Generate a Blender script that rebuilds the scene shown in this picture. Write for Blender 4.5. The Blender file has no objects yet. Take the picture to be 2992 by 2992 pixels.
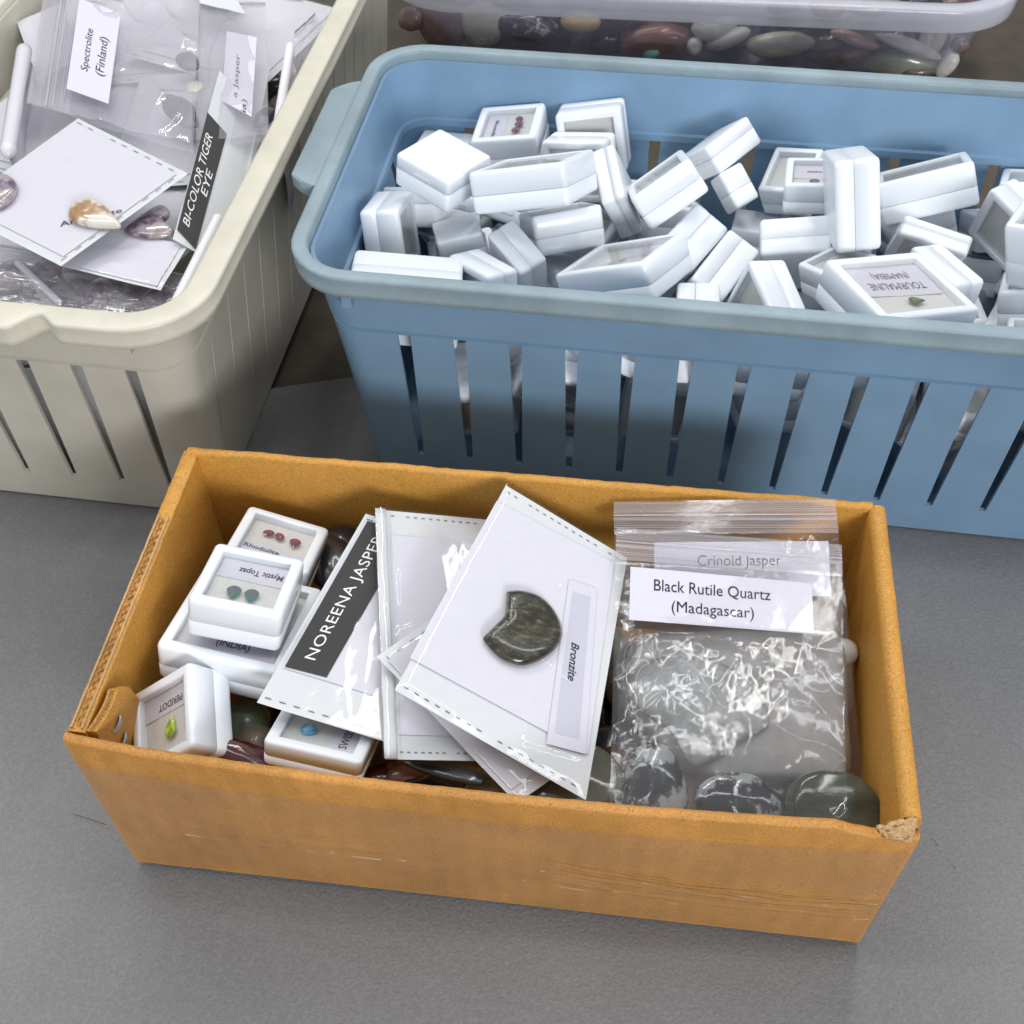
import bpy, bmesh, math, random
from mathutils import Vector, Matrix, Quaternion, noise

scene = bpy.context.scene
COL = scene.collection
R = math.radians
random.seed(11)

# ------------------------------------------------------------------ camera
CAM_Z = 0.468715
PITCH, ROLL, FPX = 0.706314, -0.0168135, 3386.31
cam_d = bpy.data.cameras.new('camera')
cam = bpy.data.objects.new('camera', cam_d)
COL.objects.link(cam)
CR = Matrix.Rotation(PITCH, 3, 'X') @ Matrix.Rotation(ROLL, 3, 'Z')
cam.matrix_world = Matrix.Translation((0, 0, CAM_Z)) @ CR.to_4x4()
cam_d.sensor_width = 36.0
cam_d.lens = 36.0 * FPX / 2992.0
cam_d.clip_start = 0.01
cam_d.clip_end = 50
cam_d.dof.use_dof = True
cam_d.dof.focus_distance = 0.45
cam_d.dof.aperture_fstop = 40.0
scene.camera = cam

# ------------------------------------------------------------------ world, lamps, exposure
world = bpy.data.worlds.new('World')
scene.world = world
world.use_nodes = True
world.node_tree.nodes['Background'].inputs['Color'].default_value = (0.90, 0.94, 1.0, 1)
world.node_tree.nodes['Background'].inputs['Strength'].default_value = 0.46

def area(name, loc, target, sx, sy, power, color):
    d = bpy.data.lights.new(name, 'AREA')
    d.shape = 'RECTANGLE'; d.size = sx; d.size_y = sy; d.energy = power; d.color = color
    o = bpy.data.objects.new(name, d); COL.objects.link(o)
    o.location = loc
    o.rotation_euler = (Vector(target) - Vector(loc)).to_track_quat('-Z', 'Y').to_euler()
    return o

area('ceiling_tube_lamp', (-0.62, 1.55, 1.75), (0, 0.35, 0.05), 1.5, 0.06, 12, (1.0, 0.96, 0.90))
area('ceiling_tube_lamp', (0.42, 1.15, 2.05), (0.1, 0.35, 0.05), 0.10, 2.2, 12, (1.0, 0.98, 0.95))
area('ceiling_tube_lamp', (-1.10, 0.35, 1.95), (0.0, 0.35, 0.05), 0.10, 2.0, 8, (0.95, 0.97, 1.0))
area('ceiling_tube_lamp', (1.15, 0.2, 1.9), (0.0, 0.35, 0.05), 0.10, 2.0, 6, (0.92, 0.95, 1.0))
area('hall_entrance_lamp', (1.05, -2.5, 1.25), (0.05, 0.4, 0.08), 1.1, 0.6, 54, (0.98, 0.98, 1.0))

scene.view_settings.view_transform = 'Standard'
scene.view_settings.look = 'None'
scene.view_settings.exposure = 0.20
scene.view_settings.gamma = 1.0
scene.view_settings.use_curve_mapping = False
scene.cycles.max_bounces = 14
scene.cycles.transparent_max_bounces = 24
scene.cycles.transmission_bounces = 8
scene.cycles.caustics_reflective = False
scene.cycles.caustics_refractive = False
try:
    scene.cycles.use_denoising = True
except Exception:
    pass

# ------------------------------------------------------------------ geometry of the view: a pixel of the photo on a real plane
def ray(px, py):
    return (CR @ Vector(((px - 1496) / FPX, -(py - 1496) / FPX, -1.0))).normalized()
C0 = Vector((0, 0, CAM_Z))
def at(px, py, z):
    d = ray(px, py)
    return C0 + d * ((z - CAM_Z) / d.z)
def on_plane(px, py, p, n):
    d = ray(px, py)
    return C0 + d * ((p - C0).dot(n) / d.dot(n))
REG = {'A': (850, 50, 1.7564), 'B': (900, 200, 2.9717), 'C': (1400, 250, 2.9717), 'D': (1900, 400, 3.22), 'E': (2350, 400, 3.0093),
       'G': (150, 1300, 1.84), 'H': (950, 1380, 1.8944), 'I': (1700, 1400, 1.84), 'W': (0, 0, 1.932), 'V': (0, 450, 2.76), 'S': (0, 0, 1.0),
       'U': (1050, 0, 0.9949)}
def px(r, x, y):
    a, b, s = REG[r]
    return a + x / s, b + y / s

# ------------------------------------------------------------------ scene tree helpers
def empty(name, loc=(0, 0, 0), quat=None, rz=None):
    o = bpy.data.objects.new(name, None)
    o.empty_display_size = 0.01
    COL.objects.link(o)
    o.location = loc
    if quat is not None:
        o.rotation_mode = 'QUATERNION'; o.rotation_quaternion = quat
    if rz is not None:
        o.rotation_euler = (0, 0, rz)
    return o
def tag(o, label=None, cat=None, group=None, kind=None):
    if label: o['label'] = label
    if cat: o['category'] = cat
    if group: o['group'] = group
    if kind: o['kind'] = kind
    return o
def thing(name, label, cat, loc=(0, 0, 0), group=None, quat=None, rz=None):
    return tag(empty(name, loc, quat, rz), label, cat, group)
def mesh(name, verts, faces, mats, parent=None, smooth=True, mi=None, origin=None):
    me = bpy.data.meshes.new(name)
    if origin is not None:
        verts = [Vector(v) - Vector(origin) for v in verts]
    me.from_pydata([tuple(v) for v in verts], [], faces)
    for m in (mats if isinstance(mats, (list, tuple)) else [mats]):
        me.materials.append(m)
    if mi:
        for p, i in zip(me.polygons, mi): p.material_index = i
    if smooth:
        for p in me.polygons: p.use_smooth = True
    me.update()
    o = bpy.data.objects.new(name, me)
    COL.objects.link(o)
    if parent is not None: o.parent = parent
    if origin is not None: o.location = origin
    return o
def autosmooth(o, ang=35):
    me = o.data
    bm = bmesh.new(); bm.from_mesh(me)
    for e in bm.edges:
        if len(e.link_faces) != 2 or e.calc_face_angle(0) > R(ang): e.smooth = False
    bm.to_mesh(me); bm.free()
    return o
def fix_normals(o):
    bm = bmesh.new(); bm.from_mesh(o.data)
    bmesh.ops.recalc_face_normals(bm, faces=bm.faces[:])
    bm.to_mesh(o.data); bm.free()
    return o
def solidify(o, t, off=-1.0):
    m = o.modifiers.new('thickness', 'SOLIDIFY'); m.thickness = t; m.offset = off
    return o
class MB:
    def __init__(s): s.v = []; s.f = []; s.m = []
    def add(s, verts, faces, m=0):
        n = len(s.v); s.v += [Vector(v) for v in verts]
        s.f += [tuple(i + n for i in f) for f in faces]; s.m += [m] * len(faces)
    def box(s, lo, hi, m=0):
        x0, y0, z0 = lo; x1, y1, z1 = hi
        s.add([(x0, y0, z0), (x1, y0, z0), (x1, y1, z0), (x0, y1, z0), (x0, y0, z1), (x1, y0, z1), (x1, y1, z1), (x0, y1, z1)],
              [(0, 3, 2, 1), (4, 5, 6, 7), (0, 1, 5, 4), (1, 2, 6, 5), (2, 3, 7, 6), (3, 0, 4, 7)], m)
    def build(s, name, mats, parent=None, smooth=False, origin=None):
        return mesh(name, s.v, s.f, mats, parent, smooth, s.m, origin)
def rrect(hx, hy, r, n=5):
    """counter-clockwise rounded rectangle"""
    r = max(min(r, hx * .999, hy * .999), 1e-5); p = []
    for cx, cy, a0 in ((hx - r, hy - r, 0), (-hx + r, hy - r, 90), (-hx + r, -hy + r, 180), (hx - r, -hy + r, 270)):
        for k in range(n + 1):
            a = R(a0 + 90 * k / n); p.append((cx + r * math.cos(a), cy + r * math.sin(a)))
    return p
def loft(rings, cap0=False, cap1=False, close=False):
    n = len(rings[0]); v = [p for r in rings for p in r]; f = []
    K = len(rings)
    for k in range(K if close else K - 1):
        a = k * n; b = ((k + 1) % K) * n
        for i in range(n):
            j = (i + 1) % n
            f.append((a + i, a + j, b + j, b + i))
    if cap0: f.append(tuple(range(n - 1, -1, -1)))
    if cap1: f.append(tuple(range((K - 1) * n, K * n)))
    return v, f
def rr_loft(profile, hx, hy, r, n=5, cap0=False, cap1=False):
    """profile: (inset, z) pairs; rounded-rectangle rings joined bottom to top"""
    rings = [[(x, y, z) for x, y in rrect(hx - i, hy - i, max(r - i, .0004), n)] for i, z in profile]
    return loft(rings, cap0, cap1)

# ------------------------------------------------------------------ quads (sheets of paper and film): TL, TR, BR, BL
class Quad:
    def __init__(s, tl, tr, br, bl):
        s.c = [Vector(p) for p in (tl, tr, br, bl)]
        s.n = ((s.c[1] - s.c[3]).cross(s.c[0] - s.c[2])).normalized()
        if s.n.dot(C0 - s.mid()) < 0: s.n = -s.n
    def mid(s): return sum(s.c, Vector()) / 4
    def p(s, u, v, h=0.0):
        tl, tr, br, bl = s.c
        return (bl * (1 - u) + br * u) * (1 - v) + (tl * (1 - u) + tr * u) * v + s.n * h
    def sub(s, u0, v0, u1, v1, h=0.0):
        return Quad(s.p(u0, v1, h), s.p(u1, v1, h), s.p(u1, v0, h), s.p(u0, v0, h))
    def on(s, r, x, y, h=0.0):
        q = px(r, x, y)
        return on_plane(q[0], q[1], s.mid() + s.n * h, s.n)
    def pxquad(s, r, tl, tr, br, bl, h=0.0):
        return Quad(*[s.on(r, p[0], p[1], h) for p in (tl, tr, br, bl)])
    def rot(s, k):
        c = s.c[k:] + s.c[:k]
        return Quad(*c)
def sheet(q, nu=1, nv=1, fn=None, th=0.0):
    v = []; f = []
    for j in range(nv + 1):
        for i in range(nu + 1):
            a, b = i / nu, j / nv
            v.append(q.p(a, b, fn(a, b) if fn else 0))
    for j in range(nv):
        for i in range(nu):
            k = j * (nu + 1) + i
            f.append((k, k + 1, k + nu + 2, k + nu + 1))
    return v, f
def text_geo(txt, align='CENTER', shear=0.0, bold=0.0, spacing=1.0, line=1.0):
    cu = bpy.data.curves.new('lettering', 'FONT')
    cu.body = txt; cu.align_x = align; cu.align_y = 'CENTER'; cu.size = 1.0; cu.shear = shear; cu.offset = bold
    cu.space_character = spacing; cu.space_line = line; cu.resolution_u = 3
    o = bpy.data.objects.new('lettering', cu); COL.objects.link(o)
    dg = bpy.context.evaluated_depsgraph_get()
    me = o.evaluated_get(dg).to_mesh()
    v = [tuple(p.co) for p in me.vertices]; f = [tuple(p.vertices) for p in me.polygons]
    o.evaluated_get(dg).to_mesh_clear()
    bpy.data.objects.remove(o); bpy.data.curves.remove(cu)
    return v, f
def text_on(mb, q, txt, box, m=1, h=.00012, **kw):
    """lettering fitted into box (u0,v0,u1,v1) of quad q"""
    v, f = text_geo(txt, **kw)
    xs = [p[0] for p in v]; ys = [p[1] for p in v]
    w, hh = max(xs) - min(xs), max(ys) - min(ys)
    u0, v0, u1, v1 = box
    out = [q.p(u0 + (p[0] - min(xs)) / w * (u1 - u0), v0 + (p[1] - min(ys)) / hh * (v1 - v0), h) for p in v]
    mb.add(out, f, m)

# ------------------------------------------------------------------ materials
def mat(name):
    m = bpy.data.materials.new(name); m.use_nodes = True
    nt = m.node_tree
    return m, nt, nt.nodes['Principled BSDF']
def N(nt, t, **kw):
    n = nt.nodes.new(t)
    for k, v in kw.items():
        if k in n.inputs: n.inputs[k].default_value = v
        else: setattr(n, k, v)
    return n
def ramp(nt, fac, stops):
    r = nt.nodes.new('ShaderNodeValToRGB')
    e = r.color_ramp.elements
    while len(e) > 1: e.remove(e[-1])
    e[0].position = stops[0][0]; e[0].color = (*stops[0][1], 1)
    for p, c in stops[1:]:
        x = e.new(p); x.color = (*c, 1)
    nt.links.new(fac, r.inputs['Fac'])
    return r
def coords(nt, scale=(1, 1, 1)):
    tc = nt.nodes.new('ShaderNodeTexCoord'); mp = nt.nodes.new('ShaderNodeMapping')
    mp.inputs['Scale'].default_value = scale
    nt.links.new(tc.outputs['Object'], mp.inputs['Vector'])
    return mp.outputs['Vector']
def noise_tex(nt, vec, scale, detail=4, rough=.55):
    n = N(nt, 'ShaderNodeTexNoise', Scale=scale, Detail=detail, Roughness=rough)
    nt.links.new(vec, n.inputs['Vector'])
    return n.outputs['Fac']
def bump(nt, height, dist, strength=1.0, normal=None):
    b = N(nt, 'ShaderNodeBump', Strength=strength, Distance=dist)
    nt.links.new(height, b.inputs['Height'])
    if normal: nt.links.new(normal, b.inputs['Normal'])
    return b.outputs['Normal']
def plain(name, col, rough=.4, spec=.5, nscale=None, namp=.06, bumpd=0, bscale=None, sss=0, coat=0, metal=0):
    m, nt, b = mat(name)
    b.inputs['Base Color'].default_value = (*col, 1)
    b.inputs['Roughness'].default_value = rough
    b.inputs['Specular IOR Level'].default_value = spec
    b.inputs['Metallic'].default_value = metal
    if coat: b.inputs['Coat Weight'].default_value = coat; b.inputs['Coat Roughness'].default_value = .05
    v = coords(nt)
    if nscale:
        f = noise_tex(nt, v, nscale, 6, .6)
        lo = tuple(c * (1 - namp) for c in col); hi = tuple(min(1, c * (1 + namp)) for c in col)
        nt.links.new(ramp(nt, f, [(.3, lo), (.7, hi)]).outputs['Color'], b.inputs['Base Color'])
    if bumpd:
        nt.links.new(bump(nt, noise_tex(nt, v, bscale, 5), bumpd), b.inputs['Normal'])
    if sss:
        b.inputs['Subsurface Weight'].default_value = sss
        b.inputs['Subsurface Radius'].default_value = (.004, .004, .005)
    return m
def clear_film(name, tint=(1, 1, 1), gloss=1.0, haze=.04, rough=.06, bscale=60, bdist=.0012, hazecol=(.9, .92, .95), stretch=(1, 1, 1), f0=.05):
    """thin clear plastic: see-through, shiny at a slant, a trace of milkiness"""
    m, nt, b = mat(name); nt.nodes.remove(b)
    out = nt.nodes['Material Output']
    tr = N(nt, 'ShaderNodeBsdfTransparent'); tr.inputs['Color'].default_value = (*tint, 1)
    gl = N(nt, 'ShaderNodeBsdfGlossy', Roughness=rough)
    df = N(nt, 'ShaderNodeBsdfDiffuse'); df.inputs['Color'].default_value = (*hazecol, 1)
    v = coords(nt, stretch)
    geo = nt.nodes.new('ShaderNodeNewGeometry')
    nsock = geo.outputs['Normal']
    if bdist:
        nsock = bump(nt, noise_tex(nt, v, bscale, 3, .5), bdist)
        nt.links.new(nsock, gl.inputs['Normal'])
    # Fresnel of a thin sheet, the same from either side: .06 + .94 (1 - |N.I|)^5
    dt = N(nt, 'ShaderNodeVectorMath', operation='DOT_PRODUCT')
    nt.links.new(nsock, dt.inputs[0]); nt.links.new(geo.outputs['Incoming'], dt.inputs[1])
    def mth(op, a, b=None, clamp=False):
        n = N(nt, 'ShaderNodeMath', operation=op); n.use_clamp = clamp
        if hasattr(a, 'node'): nt.links.new(a, n.inputs[0])
        else: n.inputs[0].default_value = a
        if b is not None: n.inputs[1].default_value = b
        return n.outputs[0]
    c = mth('ABSOLUTE', dt.outputs['Value'])
    one = N(nt, 'ShaderNodeMath', operation='SUBTRACT'); one.inputs[0].default_value = 1.0; one.use_clamp = True
    nt.links.new(c, one.inputs[1])
    pw = mth('POWER', one.outputs[0], 5.0)
    fac = mth('ADD', mth('MULTIPLY', pw, .94), f0)
    mul = N(nt, 'ShaderNodeMath', operation='MULTIPLY'); mul.inputs[1].default_value = gloss
    mul.use_clamp = True
    nt.links.new(fac, mul.inputs[0])
    m1 = N(nt, 'ShaderNodeMixShader'); m1.inputs['Fac'].default_value = haze
    nt.links.new(tr.outputs[0], m1.inputs[1]); nt.links.new(df.outputs[0], m1.inputs[2])
    m2 = N(nt, 'ShaderNodeMixShader')
    nt.links.new(mul.outputs[0], m2.inputs['Fac'])
    nt.links.new(m1.outputs[0], m2.inputs[1]); nt.links.new(gl.outputs[0], m2.inputs[2])
    nt.links.new(m2.outputs[0], out.inputs['Surface'])
    return m
def stone_mat(name, stops, scale=40, rough=.18, detail=8, stretch=(1, 1, 1), coat=.6, vor=None):
    m, nt, b = mat(name)
    v = coords(nt, stretch)
    f = noise_tex(nt, v, scale, detail, .62)
    col = ramp(nt, f, stops).outputs['Color']
    nt.links.new(col, b.inputs['Base Color'])
    b.inputs['Roughness'].default_value = rough
    b.inputs['Coat Weight'].default_value = coat; b.inputs['Coat Roughness'].default_value = .06
    nt.links.new(bump(nt, f, .0003), b.inputs['Normal'])
    return m
M = {}
def cloth_mat():
    m, nt, b = mat('grey_tablecloth')
    v = coords(nt)
    big = noise_tex(nt, v, 9, 4); fine = noise_tex(nt, v, 1500, 2); mid = noise_tex(nt, v, 700, 3, .65)
    col = ramp(nt, mid, [(.25, (.172, .172, .173)), (.5, (.200, .200, .201)), (.72, (.235, .235, .236))]).outputs['Color']
    lint = ramp(nt, noise_tex(nt, v, 800, 1), [(.74, (0, 0, 0)), (.80, (.10, .10, .11))]).outputs['Color']
    mx = N(nt, 'ShaderNodeMixRGB', blend_type='ADD'); mx.inputs['Fac'].default_value = .6
    nt.links.new(col, mx.inputs[1]); nt.links.new(lint, mx.inputs[2])
    stain = ramp(nt, big, [(.32, (.92, .92, .92)), (.5, (1, 1, 1)), (.66, (1.06, 1.06, 1.05))]).outputs['Color']
    m2 = N(nt, 'ShaderNodeMixRGB', blend_type='MULTIPLY'); m2.inputs['Fac'].default_value = 1
    nt.links.new(mx.outputs[0], m2.inputs[1]); nt.links.new(stain, m2.inputs[2])
    nt.links.new(m2.outputs[0], b.inputs['Base Color'])
    b.inputs['Roughness'].default_value = .62; b.inputs['Specular IOR Level'].default_value = .35
    nt.links.new(bump(nt, mid, .00038, 1, bump(nt, fine, .00012)), b.inputs['Normal'])
    return m
M['cloth'] = cloth_mat()
M['wood'] = stone_mat('brown_table', [(.3, (.042, .032, .022)), (.7, (.085, .067, .046))], 30, .65, 8, (1, 1, 1), coat=0)
def cardboard(name, base, var, ribs=None):
    m, nt, b = mat(name)
    v = coords(nt)
    f1 = noise_tex(nt, v, 24, 6, .65); f2 = noise_tex(nt, coords(nt, (1, .7, 1.3)), 1300, 3, .75)
    lo = tuple(c * (1 - var) for c in base); hi = tuple(c * (1 + var) for c in base)
    c1 = ramp(nt, f1, [(.3, lo), (.7, hi)]).outputs['Color']
    sp = ramp(nt, f2, [(.28, (.30, .27, .24)), (.40, (.86, .85, .83)), (.58, (1.04, 1.04, 1.03)), (.72, (1.36, 1.38, 1.42))]).outputs['Color']
    mx = N(nt, 'ShaderNodeMixRGB', blend_type='MULTIPLY'); mx.inputs['Fac'].default_value = 1
    nt.links.new(c1, mx.inputs[1]); nt.links.new(sp, mx.inputs[2])
    nt.links.new(mx.outputs[0], b.inputs['Base Color'])
    b.inputs['Roughness'].default_value = .55; b.inputs['Specular IOR Level'].default_value = .4
    nm = bump(nt, f2, .00010)
    if ribs:
        w = N(nt, 'ShaderNodeTexWave', Scale=ribs, Distortion=2.2, bands_direction='X')
        w.inputs['Detail'].default_value = 2
        nt.links.new(v, w.inputs['Vector'])
        nm = bump(nt, w.outputs['Fac'], .00028, .9, nm)
        rc = ramp(nt, w.outputs['Fac'], [(.2, (.92, .91, .89)), (.8, (1.04, 1.04, 1.04))]).outputs['Color']
        mk = ramp(nt, noise_tex(nt, coords(nt, (.6, 1, 1.2)), 30, 4), [(.48, (0, 0, 0)), (.66, (1, 1, 1))]).outputs['Color']
        m3 = N(nt, 'ShaderNodeMixRGB', blend_type='MULTIPLY')
        nt.links.new(mk, m3.inputs['Fac']); nt.links.new(mx.outputs[0], m3.inputs[1]); nt.links.new(rc, m3.inputs[2])
        nt.links.new(m3.outputs[0], b.inputs['Base Color'])
    nt.links.new(nm, b.inputs['Normal'])
    return m
M['card'] = cardboard('brown_cardboard', (.52, .245, .055), .16, ribs=28)
M['card_in'] = cardboard('brown_cardboard_inside', (.56, .275, .050), .12)
M['card_torn'] = cardboard('torn_cardboard', (.50, .32, .15), .2)
M['flute'] = plain('cardboard_flute', (.36, .20, .075), .8, .2, 300, .3)
M['white'] = plain('white_plastic', (.80, .835, .88), .27, .5, 30, .015, sss=.12)
M['foam'] = plain('white_foam', (.66, .66, .63), .9, .1, 900, .06, .00015, 1500)
M['paper'] = plain('label_paper', (.64, .625, .70), .75, .2, 400, .02)
M['cardw'] = plain('white_card', (.65, .64, .70), .7, .25, 200, .02)
M['backing'] = plain('sleeve_backing', (.64, .655, .67), .5, .3, 200, .02)
M['ink'] = plain('black_ink', (.025, .025, .03), .6, .2)
M['grey_ink'] = plain('grey_print', (.53, .525, .61), .7, .2)
M['strip'] = plain('dark_printed_strip', (.022, .020, .019), .5, .25, 60, .2)
M['wink'] = plain('white_lettering', (.82, .82, .82), .6, .2)
M['blue'] = plain('blue_plastic', (.190, .315, .455), .36, .45, 18, .10, .00012, 900)
M['blue_rim'] = plain('worn_blue_plastic', (.235, .310, .345), .42, .45, 24, .20, .0001, 900)
M['cream'] = plain('cream_plastic', (.55, .525, .445), .36, .45, 16, .10, .0001, 700)
M['cream_rim'] = plain('cream_plastic_rim', (.59, .565, .465), .34, .5, 40, .08)
M['pane'] = clear_film('clear_window', haze=.03, gloss=.8, rough=.05, bdist=0)
M['film'] = clear_film('clear_sleeve_film', haze=.012, gloss=1.0, rough=.06, bscale=40, bdist=.0002, f0=.035)
M['bag'] = clear_film('clear_bag_film', haze=.012, gloss=1.0, rough=.10, bscale=60, bdist=.0003, f0=.045)
M['bag_soft'] = clear_film('soft_bag_film', haze=.12, gloss=1.1, rough=.10, bscale=45, bdist=.0005, hazecol=(.72, .70, .78))
M['bag_milky'] = clear_film('milky_bag_film', haze=.20, gloss=1.2, rough=.09, bscale=45, bdist=.0005, hazecol=(.70, .68, .75))
M['zip'] = clear_film('zip_strip_film', haze=.20, gloss=1.2, rough=.10, bscale=40, bdist=.0003, hazecol=(.80, .78, .84))
M['zip_rail'] = clear_film('zip_rail_film', haze=.50, gloss=1.3, rough=.16, bscale=30, bdist=.0002, hazecol=(.80, .80, .84))
M['tape'] = clear_film('clear_tape', haze=.015, gloss=1.2, rough=.17, bscale=26, bdist=.0010, f0=.035, hazecol=(.75, .62, .48), stretch=(.25, 1, 1.6))
M['tape_crease_glint'] = clear_film('creased_tape_glint', haze=.62, gloss=1.5, rough=.2, bscale=60, bdist=.0006, f0=.10, hazecol=(.92, .86, .82), stretch=(.25, 1, 1.6))  # whitened creases, with their highlight put into the pale colour
M['fold_plastic'] = clear_film('folded_sleeve_plastic', haze=.80, gloss=1.5, rough=.08, bscale=40, bdist=.0003, hazecol=(.78, .77, .83))
M['tub'] = clear_film('clear_tub_plastic', haze=.21, gloss=1.0, rough=.10, bscale=30, bdist=.0004, hazecol=(.62, .62, .80))
M['tub_rim'] = clear_film('frosted_tub_rim', haze=.55, gloss=1.0, rough=.20, bscale=30, bdist=.0002, hazecol=(.74, .75, .84))
M['staple'] = plain('steel_staple', (.55, .56, .58), .3, .5, metal=1)
M['tube'] = plain('white_tube_plastic', (.80, .80, .83), .3, .5)
def gem(name, a, b_, scale=260):
    m, nt, b = mat(name)
    v = coords(nt)
    vo = N(nt, 'ShaderNodeTexVoronoi', Scale=scale); nt.links.new(v, vo.inputs['Vector'])
    sep = N(nt, 'ShaderNodeSeparateColor'); nt.links.new(vo.outputs['Color'], sep.inputs[0])
    nt.links.new(ramp(nt, sep.outputs[0], [(.2, a), (.8, b_)]).outputs['Color'], b.inputs['Base Color'])
    b.inputs['Roughness'].default_value = .05; b.inputs['IOR'].default_value = 1.55
    b.inputs['Specular IOR Level'].default_value = .45
    return m
M['g_rhod'] = gem('rhodolite_gem', (.085, .004, .036), (.26, .018, .115))
M['g_mystic'] = gem('mystic_gem', (.03, .16, .10), (.16, .05, .18))
M['g_peri'] = gem('peridot_gem', (.22, .34, .004), (.55, .72, .02))
M['g_blue'] = gem('sky_blue_gem', (.03, .36, .66), (.34, .80, .95))
M['g_tour'] = gem('tourmaline_gem', (.05, .07, .004), (.17, .21, .010))
M['pane_gem'] = gem('clear_gem', (.55, .60, .62), (.85, .9, .92))

# ------------------------------------------------------------------ the surface: grey cloth, brown table beyond its edge
def ground():
    mb = MB(); mb.add([(-3, -2, -.012), (3, -2, -.012), (3, 4, -.012), (-3, 4, -.012)], [(0, 1, 2, 3)])
    tag(mb.build('table', M['wood']), kind='structure')
    e0, e1 = at(800, 1130, 0), at(1015, 1099, 0)
    d = (e1 - e0).normalized(); nrm = Vector((-d.y, d.x, 0))
    v = []; f = []
    nu, nv = 90, 60
    for j in range(nv + 1):
        for i in range(nu + 1):
            s = -2.2 + 4.4 * i / nu
            t = -2.2 * (1 - (j / nv)) ** 2
            p = e0 + d * (s + .0) + nrm * t
            z = .0011 * noise.noise(Vector((p.x * 7, p.y * 7, 0))) if -.8 < p.x < .8 else 0
            z = min(0, z - .0008)
            if j == nv: z -= .004
            v.append((p.x, p.y, z))
    for j in range(nv):
        for i in range(nu):
            k = j * (nu + 1) + i
            f.append((k, k + 1, k + nu + 2, k + nu + 1))
    tag(mesh('tablecloth', v, f, M['cloth']), kind='structure')
ground()

# ------------------------------------------------------------------ cardboard box
BX_L, BX_W, BX_H = .30, .145, .1048
BX_LOC, BX_YAW = Vector((-.00299, .26008, 0)), -.13139
def box_local(p):
    return Matrix.Rotation(-BX_YAW, 3, 'Z') @ (Vector(p) - BX_LOC)
def wall_panel(name, mats, parent, p0, p1, inward, t, H, seed, jit=.0006, rnd=.35, z0=.0015, tear=None, n=90, bow=0, lean=0.0, extra=None):
    """upright board from p0 to p1, thickness t towards inward, softly rounded worn top edge"""
    p0, p1, inward = Vector(p0), Vector(p1), Vector(inward)
    prof = [(0, 0, 0), (0, .35, 0), (0, .7, 0), (0, 1, -rnd * t)]
    for k in range(1, 5):
        a = math.pi * k / 5
        prof.append(((1 - math.cos(a)) / 2, 1, -rnd * t * (1 - math.sin(a))))
    prof += [(1, 1, -rnd * t), (1, .5, 0), (1, 0, 0)]
    rings = []
    for i in range(n + 1):
        u = i / n; b = p0.lerp(p1, u); r = []
        top = H + jit * (noise.noise(Vector((u * 14, seed, 0))) + .7 * noise.noise(Vector((u * 60, seed, 3))))
        if tear: top -= tear(u)
        off = bow * max(0, math.sin(math.pi * u)) ** .6
        for a, zz, dz in prof:
            q = b + inward * (a * t - off * zz + lean * zz) ; q.z = z0 + (top - z0) * zz + dz
            r.append(q)
        rings.append(r)
    v, f = loft(rings, True, True)
    mb = MB(); mb.add(v, f, 0)
    if extra: extra(mb)
    o = mb.build(name, mats, parent, True)
    fix_normals(o); autosmooth(o, 40)
    return o
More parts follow.
